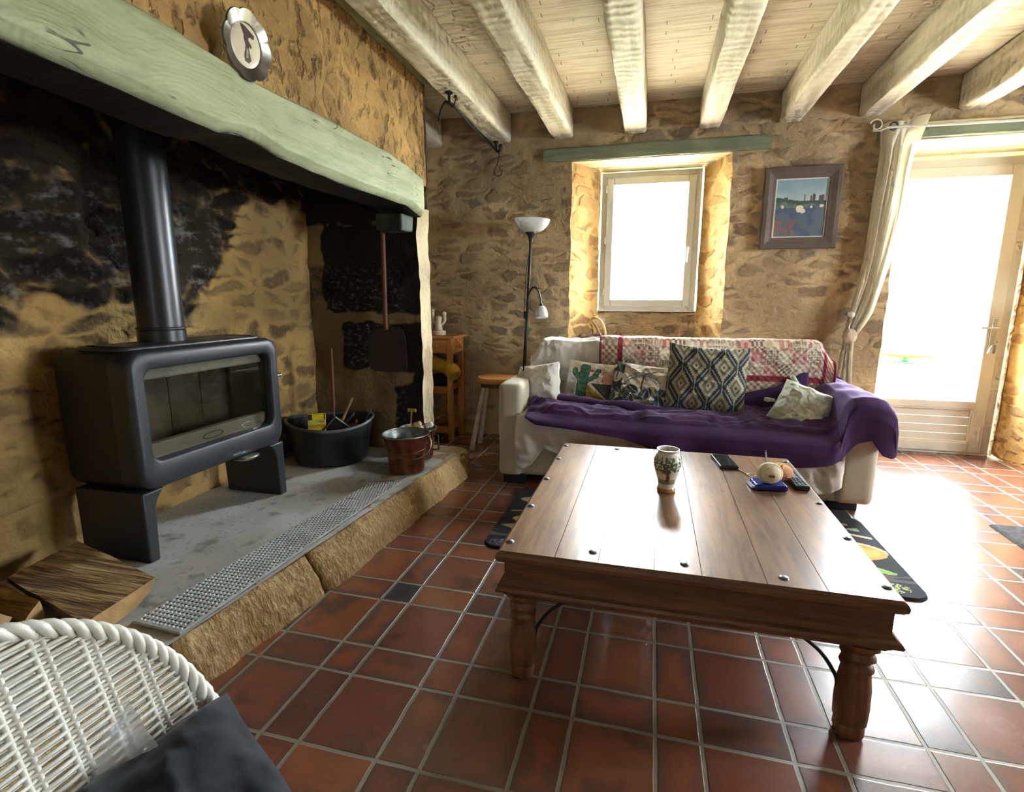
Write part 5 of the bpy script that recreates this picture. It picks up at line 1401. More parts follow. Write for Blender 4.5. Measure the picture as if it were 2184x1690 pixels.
top = V((-.952, 4.20, 1.63)); bot = V((LX, LY, .03))
mb = MB(); mb.tube([lerp(bot, top, k/6) for k in range(7)], .0115, 12); mb.build('pole', M['lamp_black'], lamp)
dv = (top-bot).normalized()
mb = MB(); mb.lathe([(.013, -.01), (.016, .02), (.026, .045), (.044, .062), (.046, .070), (0, .070)], top, 24, ax=dv); mb.build('socket_cone', M['lamp_black'], lamp)
mb = MB(); mb.lathe([(.03, .068), (.060, .072), (.095, .092), (.122, .120), (.138, .150), (.144, .168), (.142, .169), (.118, .122), (.090, .096), (.055, .077), (.0, .074)], top, 40, ax=dv); mb.build('bowl_shade', M['opal'], lamp, smooth=60)
jn = lerp(bot, top, .715)
mb = MB(); g = smooth_path([jn, jn+V((.012, -.01, .055)), jn+V((.035, -.02, .095)), jn+V((.065, -.03, .105)), jn+V((.095, -.04, .075)), jn+V((.112, -.045, .02)), jn+V((.120, -.048, -.03))], 6); mb.tube(g, .0065, 8); gk = mb.build('gooseneck', M['lamp_black'], lamp)
e = V(g[-1]); hd_ = V((.10, -.22, -1)).normalized()
mb = MB(); mb.lathe([(.008, -.012), (.016, .004), (.020, .012), (0, .012)], e, 16, ax=hd_); mb.build('reading_socket', M['lamp_black'], gk)
mb = MB(); mb.lathe([(.012, .008), (.030, .018), (.044, .045), (.050, .078), (.049, .100), (.046, .100), (.041, .046), (.026, .022), (0, .016)], e, 28, ax=hd_); mb.build('reading_shade', M['opal'], gk, smooth=60)
mb = MB(); mb.sphere(e+hd_*.070, .021, 14); mb.build('bulb', simple('grey_bulb', (170, 172, 190), .3), gk)
sw = lerp(bot, top, .645)+V((-.017, -.008, 0))
mb = MB(); mb.obox(sw, (.010, .009, .030)); mb.build('switch', M['lamp_black'], lamp, smooth=0, bevel=.004)
mb = MB(); mb.tube(smooth_path([lerp(bot, top, .93)+V((-.012, -.006, 0)), lerp(bot, top, .85)+V((-.022, -.01, 0)), sw+V((-.004, 0, .06)), sw, sw+V((.004, 0, -.08)), lerp(bot, top, .3)+V((-.014, -.006, 0)), bot+V((-.02, -.01, .01))], 6), .003, 6); mb.build('cord', M['lamp_black'], lamp)

# ------------------------------------------------------------------ stool and the little pine stand in the alcove
M['pine'] = wood_mat('honey_pine', (206, 142, 78), (172, 108, 54), 0, .45, .8, rnd=False)
M['pine_v'] = wood_mat('honey_pine_upright', (206, 142, 78), (172, 108, 54), 2, .45, .8, rnd=False)
stool = thing('stool', 'stool with a wooden seat and splayed white legs beside the sofa', 'stool', (-1.15, 3.98, 0))
mb = MB(); mb.lathe([(0, .545), (.165, .545), (.172, .555), (.172, .575), (.165, .585), (0, .585)], (-1.15, 3.98, 0), 36); mb.build('seat', M['pine'], stool)
mb = MB(); mb.box(-1.28, -1.03, 3.91, 4.05, .500, .546); mb.build('seat_block', simple('dark_wood_block', (92, 66, 46), .6), stool, smooth=0, bevel=.006)
for dx, dy in ((-1, -1), (1, -1), (-1, 1), (1, 1)):
    mb = MB(); mb.tube([(-1.15+dx*.105, 3.98+dy*.05, .53), (-1.15+dx*.198, 3.98+dy*.105, .0005)], [.0155, .0205], 14); mb.build('leg', simple('white_leg_paint', (222, 216, 200), .4), stool)
mb = MB(); mb.tube(smooth_path([(-1.33, 3.93, .59), (-1.338, 3.92, .50), (-1.338, 3.93, .40), (-1.350, 3.94, .33), (-1.345, 3.97, .24), (-1.31, 4.03, .15), (-1.20, 4.15, .03), (-1.1, 4.25, .004)], 6), .0025, 6)
tag(mb.build('lamp_cable', simple('clear_cable', (190, 176, 150), .4)), 'thin pale cable hanging from the stool seat to the floor', 'cable')

CX0, CX1, CY0, CY1 = -2.02, -1.575, 4.05, 4.345
cab = thing('pine_stand', 'small honey pine stand with a drawer and two open shelves in the alcove', 'side table', ((CX0+CX1)/2, (CY0+CY1)/2, 0))
mb = MB(); mb.box(CX0-.03, CX1+.035, CY0-.03, CY1+.02, .868, .890); mb.build('top', M['pine'], cab, smooth=0, bevel=.004)
for x in (CX0, CX1-.042):
    for y in (CY0, CY1-.042):
        mb = MB(); mb.box(x, x+.042, y, y+.042, .0005, .869); mb.build('leg', M['pine_v'], cab, smooth=0, bevel=.003)
mb = MB(); mb.box(CX1-.012, CX1-.002, CY0+.042, CY1-.042, .745, .868); mb.box(CX0+.002, CX0+.012, CY0+.042, CY1-.042, .745, .868); mb.box(CX0+.042, CX1-.042, CY1-.012, CY1-.002, .745, .868); mb.build('side_rails', M['pine'], cab, smooth=0)
mb = MB(); mb.box(CX0+.043, CX1-.043, CY0-.006, CY0+.02, .748, .864); dr = mb.build('drawer', M['pine'], cab, smooth=0, bevel=.003)
mb = MB(); mb.sphere(((CX0+CX1)/2+.10, CY0-.020, .806), .014, 12); mb.cyl(((CX0+CX1)/2+.10, CY0-.006, .806), ((CX0+CX1)/2+.10, CY0-.018, .806), .006); mb.build('knob', M['pine_v'], dr)
for z in (.44, .10):
    mb = MB(); mb.box(CX0+.005, CX1-.005, CY0+.005, CY1-.005, z, z+.02); mb.build('shelf', M['pine'], cab, smooth=0, bevel=.003)
    mb = MB(); mb.box(CX0+.042, CX1-.042, CY0+.004, CY0+.022, z-.03, z+.028); mb.build('rail', M['pine'], cab, smooth=0, bevel=.003)
mb = MB(); mb.prism([(0, 0), (.055, 0), (.05, .03), (.0, .085)], (CX1, CY0+.10, .785), (1, 0, 0), (0, 0, 1), (0, .02, 0)); mb.build('bracket', M['pine'], cab, smooth=0, bevel=.002)
M['mustard'] = simple('mustard_fleece', (196, 156, 36), .97, c2=(170, 130, 24), scale=14., bump=.7, bscale=110., dist=.006, Sheen_Weight=.4)
mb = MB()
pts = smooth_path([(-1.98, 4.14, .60), (-1.90, 4.13, .635), (-1.78, 4.12, .655), (-1.66, 4.10, .635), (-1.585, 4.08, .60), (-1.545, 4.07, .565)], 8)
mb.tube(pts, [.072*min(1, .72+k*.06, .84+(len(pts)-k)*.02) for k in range(len(pts))], 18, flat=.85); mb.warp(lambda p: p+V((.5, .5, 1))*.012*fbm(p.x, p.y, p.z, 9., 3))
o = tag(mb.build('mustard_blanket', M['mustard'], smooth=180), 'rolled mustard yellow blanket on the pine stand shelf', 'blanket')
dE = V((.70, -.60, -.40)).normalized(); eE = dE.orthogonal().normalized(); fE = dE.cross(eE)
mb = MB(); sp = [V((-1.560, 4.062, .572))+dE*(.010+.010*(k/40))+(eE*cos(k*.42)+fE*sin(k*.42))*.052*(1-k/44) for k in range(40)]; mb.tube(sp, .0085, 7); mb.build('rolled_end', M['mustard'], o)
mb = MB(); mb.sphere((-1.715, 4.13, .515), .1, 20, 0, (1.5, 1.0, .52)); mb.warp(lambda p: V((p.x, p.y, max(.462, p.z)))+V((1, 1, .6))*.022*fbm(p.x, p.y, p.z, 8., 3)*(1 if p.z > .47 else .2))
tag(mb.build('black_cloth', simple('black_cloth', (24, 24, 34), .95, bump=.2, bscale=200.), smooth=180), 'crumpled black cloth under the rolled yellow blanket', 'cloth')
mb = MB(); mb.sphere((-1.925, 4.125, .515), .075, 18, 0, (.8, 1.0, .75)); mb.warp(lambda p: V((p.x, p.y, max(.462, p.z)))+V((1, 1, .5))*.010*fbm(p.x, p.y, p.z, 10., 3))
tag(mb.build('yellow_knit', simple('yellow_knit', (206, 166, 46), .97, c2=(150, 110, 20), scale=60., bump=.9, bscale=90., dist=.006), smooth=180), 'yellow knitted bundle left of the black cloth on the stand', 'cloth')
mb = MB(); mb.sphere((-1.76, 4.18, .155), .1, 20, 0, (1.5, 1.0, .40)); mb.warp(lambda p: V((p.x, p.y, max(.122, p.z)))+V((1, 1, .6))*.02*fbm(p.x, p.y, p.z, 9., 3)*(1 if p.z > .13 else .2))
bag = tag(mb.build('cloth_bag', simple('tan_canvas', (140, 112, 70), .9, bump=.2, bscale=200.), smooth=180), 'tan cloth bag on the bottom shelf of the pine stand', 'bag')
mb = MB(); mb.tube(smooth_path([(-1.88, 4.09, .150), (-1.74, 4.075, .185), (-1.66, 4.07, .22), (-1.62, 4.10, .20)], 8), .005, 6, flat=.5); mb.build('strap', simple('pale_strap', (196, 176, 132), .8), bag)
orn = thing('cactus_ornament', 'small white cactus-shaped ornament on a round base on the pine stand', 'ornament', (-1.715, 4.14, .891))
M['plaster'] = simple('white_ceramic', (226, 214, 190), .45, c2=(214, 200, 172))
mb = MB(); mb.lathe([(0, .891), (.052, .891), (.055, .895), (.055, .925), (.051, .929), (0, .929)], (-1.715, 4.14, 0), 28); mb.build('base', M['plaster'], orn)
mb = MB(); mb.tube(smooth_path([(-1.715, 4.14, .925), (-1.716, 4.14, .98), (-1.712, 4.14, 1.03), (-1.708, 4.14, 1.05)], 5), [.030, .030, .029, .028, .028, .028, .028, .027, .027, .027, .026, .025, .023, .018, .012, .006][:16], 12)
for s_, h in ((1, 1.02), (-1, 1.045)):
    mb.tube(smooth_path([(-1.715+s_*.02, 4.14, .985-(.01 if s_ > 0 else -.01)), (-1.715+s_*.045, 4.14, 1.0), (-1.715+s_*.052, 4.14, h), (-1.715+s_*.050, 4.14, h+.05)], 5), .013, 10)
mb.sphere((-1.665, 4.14, 1.066), .018, 12); mb.sphere((-1.765, 4.14, 1.09), .016, 12)
mb.build('cactus_figure', M['plaster'], orn, smooth=180)

# ------------------------------------------------------------------ baskets in the window recess
def basket(label, cx, cy, r, zb, zr, rim_mat, band, handle_pts, hr, hm):
    th = thing('basket', label, 'basket', (cx, cy, zb), 'baskets behind the sofa')
    mb = MB(); n = 60
    def f(u, v):
        a = 2*pi*u; rr = lerp(r*.82, r, v); k = int(v*26)
        return (cx+(rr+.003*sin(a*28+pi*k))*cos(a), cy+(rr+.003*sin(a*28+pi*k))*.92*sin(a), lerp(zb+.002, zr, v))
    mb.grid(f, 224, 30, closeu=True); mb.grid(lambda u, v: (cx+r*.82*v*cos(2*pi*u), cy+r*.82*.92*v*sin(2*pi*u), zb+.004), 40, 2, closeu=True); mb.build('woven_side', band, th, smooth=180, solid=.004)
    mb = MB(); mb.tube([(cx+r*cos(a), cy+r*.92*sin(a), zr) for a in [2*pi*k/48 for k in range(48)]], .007, 8, closed=True); mb.build('rim', rim_mat, th)
    mb = MB(); mb.tube(smooth_path(handle_pts, 8), hr, 10); mb.build('handle', hm, th)
    return th
t = NT('two_tone_weave'); p = t.co(); s = t.sep(p)
a = t.math('ARCTAN2', s[1], s[0]); k1 = t.math('FLOOR', t.math('MULTIPLY', a, 3.8)); k2 = t.math('FLOOR', t.math('MULTIPLY', s[2], 24.))
w_ = t.n('ShaderNodeTexWhiteNoise', {'noise_dimensions': '2D'}, Vector=t.n('ShaderNodeCombineXYZ', None, X=k1, Y=k2).outputs[0]).outputs[0]
c = t.mix(t.math('GREATER_THAN', w_, .72), lin((70, 36, 50)), lin((206, 186, 150)))
M['weave_dark'] = t.pbr(c, .8)
M['rattan'] = simple('pale_rattan', (216, 184, 128), .5, c2=(196, 160, 104))
M['willow'] = simple('brown_willow', (166, 122, 74), .6, c2=(140, 98, 56))
M['rim_red'] = simple('wine_red_rim', (130, 56, 70), .7, c2=(196, 170, 150), scale=22.)
basket('dark patterned basket with a tall pale cane handle behind the sofa', -.425, 4.525, .165, .612, .885, M['rim_red'], M['weave_dark'], [(-.425, 4.67, .87), (-.470, 4.66, .96), (-.500, 4.61, 1.015), (-.465, 4.53, 1.035), (-.41, 4.44, 1.01), (-.372, 4.39, .95), (-.358, 4.38, .86)], .0105, M['rattan'])
basket('wicker basket showing only its thin hoop handle behind the sofa, below the window middle', -.035, 4.60, .135, .612, .80, M['willow'], M['willow'], [(-.155, 4.60, .80), (-.145, 4.60, .87), (-.105, 4.60, .925), (-.035, 4.60, .952), (.035, 4.60, .925), (.075, 4.60, .87), (.085, 4.60, .80)], .0045, M['willow'])
basket('wicker basket showing only its thin hoop handle behind the big diamond cushion', .285, 4.56, .115, .612, .80, M['willow'], M['willow'], [(.165, 4.58, .80), (.175, 4.58, .87), (.205, 4.58, .915), (.275, 4.58, .938), (.345, 4.58, .915), (.385, 4.58, .86), (.40, 4.58, .80)], .0045, M['willow'])

# ------------------------------------------------------------------ picture
pic = thing('framed_picture', 'framed landscape print hanging on the stone wall between window and door', 'picture', (.986, 4.365, 1.548))
PX0, PX1, PZ0, PZ1, PY = .735, 1.238, 1.552, 2.118, 4.372
mb = MB(); mw = .080
def prof(x, z): return x, z
ro = [(PX0, PZ0), (PX1, PZ0), (PX1, PZ1), (PX0, PZ1)]
def inset(d): return [(PX0+d, PZ0+d), (PX1-d, PZ0+d), (PX1-d, PZ1-d), (PX0+d, PZ1-d)]
ringloft(mb, [[(x, y, z) for x, z in inset(d)] for d, y in ((0, PY+.012), (0, PY-.014), (.006, PY-.022), (.03, PY-.024), (.062, PY-.014), (.076, PY-.012), (mw, PY-.010), (mw, PY+.004))])
mb.build('frame', simple('dark_brown_frame', (108, 94, 86), .4, c2=(92, 80, 72)), pic, smooth=0)
def land(u, v):
    if v > .60+.05*nz(u*3, 0, 0)-.04*u:
        hill = .70-.16*u+.03*nz(u*7, 3, 0) if u < .45 else .63
        tree = any(abs(u-tx) < tw and v < th for tx, tw, th in ((.57, .014, .74), (.70, .014, .72), (.745, .016, .745), (.775, .012, .74), (.88, .03, .72), (.93, .025, .73), (.20, .035, .70)))
        if v < hill: return (74, 92, 84)
        if tree: return (96, 84, 78)
        return mixc((176, 196, 200), (136, 164, 178), max(0, min(1, (v-.66)/.3+.4*nz(u*4, v*8, 1))))
    for cx, cy, r in ((.49, .485, .075), (.145, .53, .035), (.72, .515, .02), (.925, .53, .035), (.55, .45, .05)):
        if math.hypot(u-cx, (v-cy)*1.15)+.012*nz(u*20, v*20, 0) < r: return (232, 220, 204)
    if v > .50: return (112, 130, 116) if nz(u*9, v*22, 2) > -.1 else (86, 104, 110)
    if u < .42 and v < .30 and nz(u*7, v*9, 5) > 0: return (140, 104, 100)
    if nz(u*4, v*5, 7) > .05: return (84, 98, 126)
    return (98, 112, 122)
mb = MB(); q = mw+.008
mb.grid(lambda u, v: (lerp(PX0+q, PX1-q, u), PY-.002, lerp(PZ0+q, PZ1-q, v)), 90, 100, col=lambda u, v: L3(land(u, v))); pr_ = mb.build('print', attr_mat('print_paper', .45, 0), pic, smooth=0)
mb = MB(); 
ringloft(mb, [[(x, y, z) for x, z in inset(d)] for d, y in ((mw-.001, PY-.003), (mw-.001, PY-.0045), (mw+.008, PY-.0045), (mw+.009, PY-.0025))]); mb.build('white_line', simple('white_card', (226, 224, 216), .6), pr_, smooth=0)

# ------------------------------------------------------------------ curtain
t = NT('cream_voile'); b1 = t.n('ShaderNodeBsdfDiffuse', None, Color=lin((232, 226, 208))); b2 = t.n('ShaderNodeBsdfTranslucent', None, Color=lin((236, 230, 210)))
m_ = t.n('ShaderNodeMixShader'); m_.inputs[0].default_value = .35; t.t.links.new(b1.outputs[0], m_.inputs[1]); t.t.links.new(b2.outputs[0], m_.inputs[2]); t.t.links.new(m_.outputs[0], t.out.inputs[0]); M['voile'] = t.mat
cur = thing('curtain', 'long cream eyelet curtain tied back at the left of the glazed door', 'curtain', (1.42, 4.30, .04))
CL = [(.04, 1.285), (.55, 1.312), (.82, 1.330), (.90, 1.336), (.96, 1.338), (1.02, 1.347), (1.10, 1.362), (1.30, 1.395), (1.50, 1.408), (1.70, 1.418), (2.0, 1.428), (2.40, 1.425)]
CR = [(.04, 1.475), (.55, 1.43), (.82, 1.405), (.90, 1.40), (.96, 1.42), (1.02, 1.455), (1.10, 1.492), (1.30, 1.54), (1.50, 1.585), (1.75, 1.612), (2.0, 1.625), (2.2, 1.652), (2.40, 1.690)]
def curt(u, v):
    z = lerp(.04, 2.385, v)
    z += .0
    x0, x1 = pw(CL, z), pw(CR, z); wd = x1-x0
    uu = u+.03*sin(6*u+z*1.3)
    fold = sin(uu*2*pi*3.5+.6*sin(z*2.1))
    tight = sst(.30, .08, wd)
    amp = lerp(.034, .018, tight)*(1 if z < 2.2 else 1-.0)
    y = 4.325+amp*fold+.010*sin(uu*2*pi*8+z*3)*(.4+tight)-.02*tight
    if z > 2.2: y = 4.325+.034*sin(u*2*pi*1.55+.9)*sst(2.1, 2.4, z)+(y-4.325)*(1-sst(2.1, 2.4, z))
    top = .012*sin(u*2*pi*1.55)*sst(2.3, 2.4, z)
    return (lerp(x0, x1, u)+.004*sin(z*9+u*5), y, z-(.04*(1-u) if v > .9 else 0)*sst(.9, 1, v)+top)
mb = MB(); mb.grid(curt, 110, 150); mb.build('fabric', M['voile'], cur, smooth=180)
mb = MB()
for u, zz in ((.27, 2.325),):
    c = V(curt(u, .974)); c = V((1.487, 4.30, 2.325)); mb.tube([c+V((.021*cos(a), -.003*cos(a), .024*sin(a))) for a in [2*pi*k/24 for k in range(24)]], .0052, 8, closed=True)
eye = mb.build('eyelet', simple('dark_eyelet', (92, 88, 92), .35, .6), cur)
mb = MB(); mb.sphere((1.369, 4.285, .935), .05, 18, 0, (.95, .75, 1.05)); mb.warp(lambda p: p+V((0, 0, .004*sin(p.x*200)))); mb.build('tieback', simple('lace_tieback', (208, 192, 172), .9, c2=(184, 166, 146), scale=30., bump=.6, bscale=60.), cur, smooth=180)
hk = thing('curtain_hook', 'white knob hook on the wall holding the curtain tieback', 'hook', (1.362, 4.385, 1.0))
mb = MB(); mb.cyl((1.368, 4.40, 1.085), (1.368, 4.31, 1.085), .007); mb.tube(smooth_path([(1.366, 4.315, 1.08), (1.362, 4.295, 1.03), (1.362, 4.29, .97)], 5), .004, 6); mb.build('stem', M['metal'], hk)
mb = MB(); mb.sphere((1.368, 4.302, 1.085), .026, 18); mb.build('knob', simple('white_porcelain', (232, 228, 220), .2), hk)
rod = thing('curtain_rod', 'thin pale curtain rod with a scrolled end above the door', 'curtain rod', (1.6, 4.29, 2.30))
mb = MB(); mb.tube([(1.44, 4.295, 2.317), (2.9, 4.295, 2.300)], .0085, 10); mb.build('rail', simple('cream_rod', (222, 216, 198), .45), rod)
mb = MB(); sp = []
for k in range(26):
    a = k/25*2*pi*1.35; r = .044*(1-k/32); sp.append((1.385-r*cos(a)*1.0+.0, 4.295, 2.335+r*sin(a)-.0))
mb.tube([(1.45, 4.295, 2.316), (1.41, 4.295, 2.300), (1.37, 4.295, 2.300)]+sp[20:0:-1], .005, 8); mb.build('scroll_finial', simple('cream_rod_end', (222, 216, 198), .45), rod)
for x in (1.56, 2.75):
    mb = MB(); mb.tube([(x, 4.385, 2.345), (x, 4.30, 2.345), (x, 4.295, 2.322)], .005, 8); mb.build('bracket', M['metal'], rod)

# ------------------------------------------------------------------ iron rail and hooks
ir = thing('iron_rail', 'wrought iron rail with curled hooks under the second ceiling beam', 'rail', (-1.25, 3.8, 2.33))
mb = MB(); mb.tube(smooth_path([(-1.255, 3.28, 2.370), (-1.262, 3.6, 2.366), (-1.268, 4.0, 2.366), (-1.274, 4.375, 2.365)], 5), .0075, 8); mb.build('rod', M['iron_dark'], ir)
mb = MB(); mb.tube(smooth_path([(-1.240, 3.30, 2.356), (-1.25, 3.6, 2.345), (-1.26, 4.0, 2.345), (-1.272, 4.37, 2.350)], 5), .005, 8); mb.build('second_rod', M['iron_dark'], ir)
for x, y in ((-1.255, 3.27), (-1.272, 4.33)):
    mb = MB(); mb.lathe([(.022, 2.4215), (.022, 2.413), (.009, 2.405), (.008, 2.36), (.012, 2.352), (0, 2.350)], (x, y, 0), 12); hook = mb.build('hanger', M['iron_dark'], ir)
    mb = MB(); mb.tube(smooth_path([(x, y-.01, 2.35), (x-.02, y-.0, 2.368), (x-.055, y+.03, 2.36), (x-.085, y+.06, 2.325), (x-.098, y+.075, 2.285)] if y < 4 else [(x, y, 2.355), (x+.02, y-.01, 2.34), (x+.04, y-.02, 2.36), (x+.035, y-.02, 2.385)], 6), .0075, 8); mb.build('arm', M['iron_dark'], hook)
    mb = MB(); mb.tube(smooth_path([(x+.01, y+.0, 2.34), (x+.03, y-.01, 2.335), (x+.045, y-.015, 2.36), (x+.052, y-.015, 2.385), (x+.043, y-.012, 2.392), (x+.038, y-.012, 2.38)], 6), .0045, 8); mb.build('curl', M['iron_dark'], hook)
mb = MB(); mb.tube(smooth_path([(-1.255, 4.372, 2.34), (-1.272, 4.375, 2.27), (-1.30, 4.372, 2.215), (-1.292, 4.372, 2.18), (-1.262, 4.37, 2.168), (-1.237, 4.37, 2.185), (-1.232, 4.37, 2.215)], 8), .0035, 6)
tag(mb.build('wire_hook', M['iron_dark']), 'thin bent wire hook hanging on the stone wall below the iron rail', 'hook')

# ------------------------------------------------------------------ white box on the door reveal
mb = MB(); mb.box(2.578, 2.606, 4.47, 4.575, 1.145, 1.315)
tag(mb.build('wall_box', simple('white_box', (240, 240, 232), .4), smooth=0, bevel=.006), 'white box on the stone reveal right of the door, cut by the photo edge', 'wall box')

# ------------------------------------------------------------------ wicker chair with a dark cushion
M['wicker'] = simple('white_wicker', (226, 224, 214), .45, c2=(208, 204, 190), scale=9.)
chair = thing('wicker_chair', 'white painted wicker armchair in the near left corner', 'chair', (-.45, .2, 0))
CYC, CHW, CZB, CHH, CE = .196, .392, .438, .393, 2.55
def back(d, z):
    """the leaning, slightly dished back: d = offset from its middle along y"""
    return V((-.609-(z-.45)*.305+.202*d*d-.032*d, CYC+d, z))
def rim_z(d): return CZB+CHH*max(0, 1-abs(d/CHW)**CE)**(1/CE)
mb = MB()
nr = 16; ribs = [(-1+2*(k+.5)/nr)*CHW*.985 for k in range(nr)]
nrm = V((.94, 0, .34))
rows = int(CHH/.0054)
for j in range(rows):
    z = CZB+.002+j*.0054
    half = CHW*max(0, 1-((z-CZB)/CHH)**CE)**(1/CE)
    if half < .03: continue
    n_ = max(6, int(half*2/.008)); pts = []
    for i in range(n_+1):
        d = -half+2*half*i/n_
        ph = d/(2*CHW*.985/nr)*pi
        pts.append(back(d, z)+nrm*.0045*cos(ph)*(1 if j % 2 else -1))
    mb.tube(pts, .0030, 5)
for d in ribs:
    for o_ in (-.006, .006):
        z1 = rim_z(d+o_)
        mb.tube([back(d+o_, lerp(.44, z1, k/8)) for k in range(9)], .0042, 6)
mb.build('woven_back', M['wicker'], chair, smooth=180)
mb = MB(); m_ = 150
for s_ in range(3):
    pts = []
    for k in range(m_+1):
        a = pi*k/m_; d = -CHW*math.copysign(abs(cos(a))**(2/CE), cos(a)); z = CZB+.006+CHH*abs(sin(a))**(2/CE); tw = k*.75+2*pi*s_/3
        e = V((0, -cos(a), sin(a)))
        pts.append(back(d, z)+e*.0065*cos(tw)+nrm*.0065*sin(tw))
    mb.tube(pts, .0066, 7)
mb.build('braided_rim', M['wicker'], chair, smooth=180)
# arms, seat and legs (mostly outside the photo)
mb = MB(); mb.tube(smooth_path([back(-.385, .47), V((-.45, -.17, .50)), V((-.25, -.165, .50)), V((-.16, -.165, .47)), V((-.14, -.165, .40)), V((-.15, -.15, .30))], 6), .014, 10); mb.build('armrest', M['wicker'], chair, smooth=180)
mb = MB()
for j in range(46):
    x = lerp(-.60, -.15, j/45); mb.tube([V((x, CYC-.35+.70*i/30, .300+.004*cos(i*pi*.5)*(1 if j % 2 else -1))) for i in range(31)], .0045, 5)
for i in range(9): mb.tube([(-.61, CYC-.34+.085*i, .30), (-.14, CYC-.34+.085*i, .30)], .006, 6)
mb.build('woven_seat', M['wicker'], chair, smooth=180)
mb = MB(); mb.tube([(-.61, CYC-.355, .300), (-.14, CYC-.355, .300), (-.14, CYC+.355, .300), (-.61, CYC+.355, .300)], .016, 10, closed=True); mb.build('seat_frame', M['wicker'], chair, smooth=180)
for x, y in ((-.60, CYC-.34), (-.60, CYC+.34), (-.15, CYC-.34), (-.15, CYC+.34)):
    mb = MB(); mb.tube([(x, y, .30), (x, y, .0005)], [.016, .018], 12); mb.build('leg', M['wicker'], chair)
for s_ in (-1, 1):
    mb = MB(); mb.tube([(-.615, CYC+s_*.345, .30), back(s_*.375, .46)], .014, 8); mb.build('back_post', M['wicker'], chair)
M['navy'] = simple('dark_navy_cloth', (20, 23, 33), .95, c2=(15, 18, 27), scale=4., bump=.2, bscale=320., dist=.0015, Sheen_Weight=.12)
NT_ = V((-.648, .545, .612)); NE = V((.30, -.10, -.16)); NS = V((.02, -.36, -.10))
NR = (NE-NS).normalized(); NU = -(NE+NS).normalized(); NR = (NE.normalized()-NS.normalized()).normalized()
NU = (-(NE.normalized()+NS.normalized())).normalized(); R1 = (NE.normalized()); R2 = (-NS.normalized())
NC = NT_-NU*.255; NR, NU = R1, R2
o, fr = cushion('cushion', 'dark navy cushion lying in the white wicker chair', NC, NR, NU, .37, .37, .16, M['navy'], None, 60, 11, None, .05, 0, 1.1)
mb = MB()
def film(u, v):
    c = V((-.690, .385, .600)); a = V((.050, .085, .035)); b = V((.05, -.015, -.05))
    return c+a*u+b*(v-.5)+V((.8, 0, .5))*(.006+.008*fbm(u*2, v*2, 3, 2., 3)+.012*v*v)
mb.grid(film, 26, 16)
t = NT('clear_film'); b1 = t.n('ShaderNodeBsdfTransparent'); b2 = t.n('ShaderNodeBsdfPrincipled'); b2.inputs['Base Color'].default_value = lin((214, 220, 222)); b2.inputs['Roughness'].default_value = .15
m_ = t.n('ShaderNodeMixShader'); m_.inputs[0].default_value = .55; t.t.links.new(b1.outputs[0], m_.inputs[1]); t.t.links.new(b2.outputs[0], m_.inputs[2]); t.t.links.new(m_.outputs[0], t.out.inputs[0])
tag(mb.build('plastic_wrapper', t.mat, smooth=180), 'crumpled clear plastic wrapper between the wicker back and the navy cushion', 'wrapper')

# ------------------------------------------------------------------ garden things seen through the door
gb = thing('garden_dish', 'shallow green dish on a short foot out on the lawn beyond the door', 'garden bowl', (4.85, 12.0, -.02))
M['lime'] = simple('lime_green', (120, 170, 40), .5)
mb = MB(); mb.lathe([(0, .075), (.12, .075), (.42, .115), (.56, .165), (.57, .172), (.55, .170), (.40, .125), (.1, .09), (0, .09)], (4.85, 12.0, -.02), 40); mb.build('bowl', M['lime'], gb)
mb = MB(); mb.lathe([(.34, .0), (.34, .015), (.05, .02), (.04, .08), (0, .08)], (4.85, 12.0, -.02), 28); mb.build('foot', simple('dark_green_foot', (40, 110, 60), .6), gb)
gt = thing('garden_table', 'small blue garden table beyond the green dish', 'table', (5.45, 14, -.03))
mb = MB(); mb.box(5.22, 5.75, 13.8, 14.2, .37, .40); mb.build('top', simple('sky_blue_paint', (60, 150, 190), .5), gt, smooth=0)
for x in (5.27, 5.70):
    for y in (13.84, 14.16):
        mb = MB(); mb.cyl((x, y, -.03), (x, y, .37), .022); mb.build('leg', simple('sky_blue_paint', (60, 150, 190), .5), gt)
SKY, EXPO = 24.0, 1.7
# ------------------------------------------------------------------ outside
t = NT('lawn_grass'); p = t.co()
c = t.mix(t.noise(p, 30., 4.), lin((96, 130, 60)), lin((128, 152, 84)))
M['lawn'] = t.pbr(c, .9)
mb = MB(); mb.grid(lambda u, v: (lerp(-14, 22, u), lerp(11.2, 34, v), -.03+.02*nz(u*9, v*9, 0)), 20, 20)
tag(mb.build('lawn', M['lawn'], org=(0, 0, 0)), kind='structure')
mb = MB(); mb.box(-14, 22, 4.99, 11.2, -.12, -.02)
tag(mb.build('path', simple('pale_paving', (214, 200, 172), .85), org=(0, 0, 0), smooth=0), kind='structure')

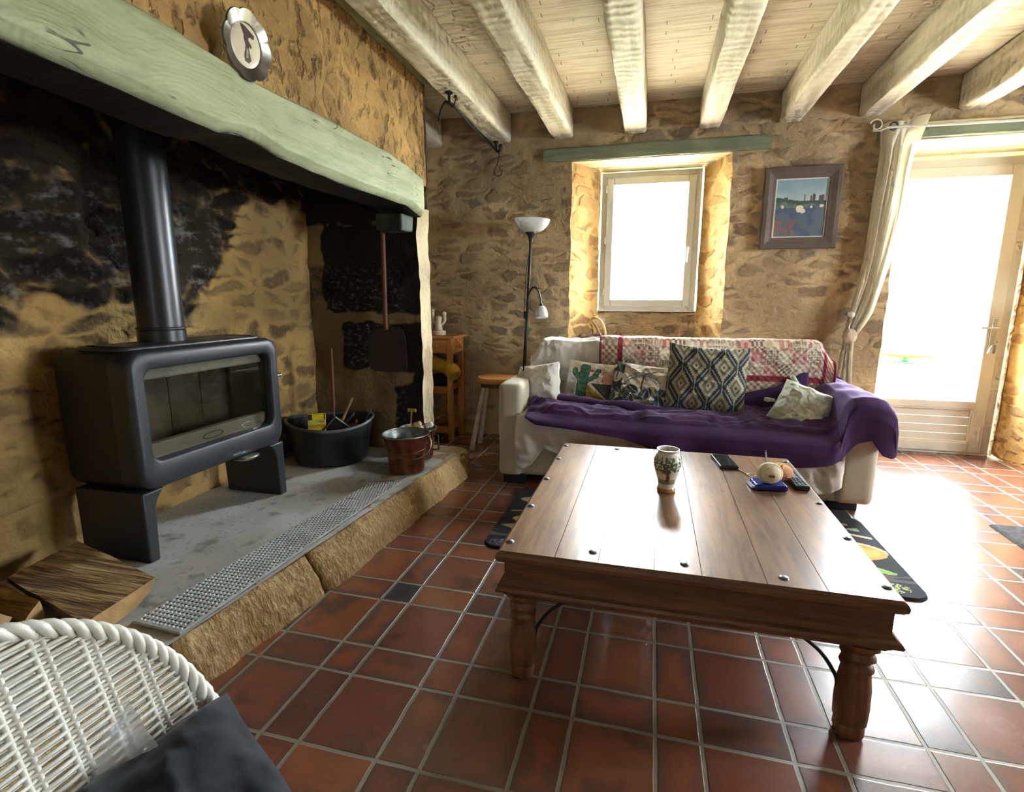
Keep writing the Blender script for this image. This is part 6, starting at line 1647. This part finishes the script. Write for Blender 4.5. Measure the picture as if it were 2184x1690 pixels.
# ------------------------------------------------------------------ light, camera, output
w = bpy.data.worlds.new('daylight'); SC.world = w; w.use_nodes = True
bg = w.node_tree.nodes['Background']; bg.inputs[0].default_value = (.83, .93, 1.0, 1); bg.inputs[1].default_value = SKY
def portal(name, loc, rot, sx, sy):
    l = bpy.data.lights.new(name, 'AREA'); l.shape = 'RECTANGLE'; l.size = sx; l.size_y = sy
    l.cycles.is_portal = True
    o = bpy.data.objects.new(name, l); COL.objects.link(o); o.location = loc; o.rotation_euler = rot
# portals only guide the sampling of the sky through the openings, seen and added
portal('sky_through_window', (-.06, 4.90, 1.65), (pi/2, 0, pi), .82, 1.2)
portal('sky_through_door', (2.08, 4.90, 1.2), (pi/2, 0, pi), .98, 2.0)
portal('sky_through_right_fill_window', (XR+.34, (RW[0]+RW[1])/2, (RW[2]+RW[3])/2), (pi/2, 0, pi/2), RW[1]-RW[0], RW[3]-RW[2])
portal('sky_through_front_fill_window', ((FW[0]+FW[1])/2, YF-.34, (FW[2]+FW[3])/2), (pi/2, 0, 0), FW[1]-FW[0], FW[3]-FW[2])

cd = bpy.data.cameras.new('camera'); cam = bpy.data.objects.new('camera', cd); COL.objects.link(cam)
YAW, PITCH, ROLL, F = -.256286487, -.184193225, -.00248235945, 1128.93
f = V((sin(YAW)*cos(PITCH), cos(YAW)*cos(PITCH), sin(PITCH))); r = V((cos(YAW), -sin(YAW), 0)); d = f.cross(r)
c_, s_ = cos(ROLL), sin(ROLL)
r2 = r*c_+d*s_; d2 = d*c_-r*s_
m = Matrix((r2, -d2, -f)).transposed().to_4x4(); m.translation = V((0, 0, 1.2))
cam.matrix_world = m
cd.sensor_fit = 'HORIZONTAL'; cd.sensor_width = 36.; cd.lens = F/2184*36.; cd.clip_start = .02
SC.camera = cam
vs = SC.view_settings
SC.display_settings.display_device = 'sRGB'
vs.view_transform = 'Standard'; vs.look = 'None'; vs.gamma = 1; vs.exposure = EXPO; vs.use_curve_mapping = False
cy = SC.cycles
cy.use_denoising = True; cy.denoiser = 'OPENIMAGEDENOISE'
cy.max_bounces = 5; cy.diffuse_bounces = 3; cy.glossy_bounces = 3; cy.use_adaptive_sampling = True; cy.adaptive_threshold = .115; cy.adaptive_min_samples = 12; cy.transmission_bounces = 4; cy.transparent_max_bounces = 12
cy.caustics_reflective = False; cy.caustics_refractive = False
cy.sample_clamp_indirect = 8.
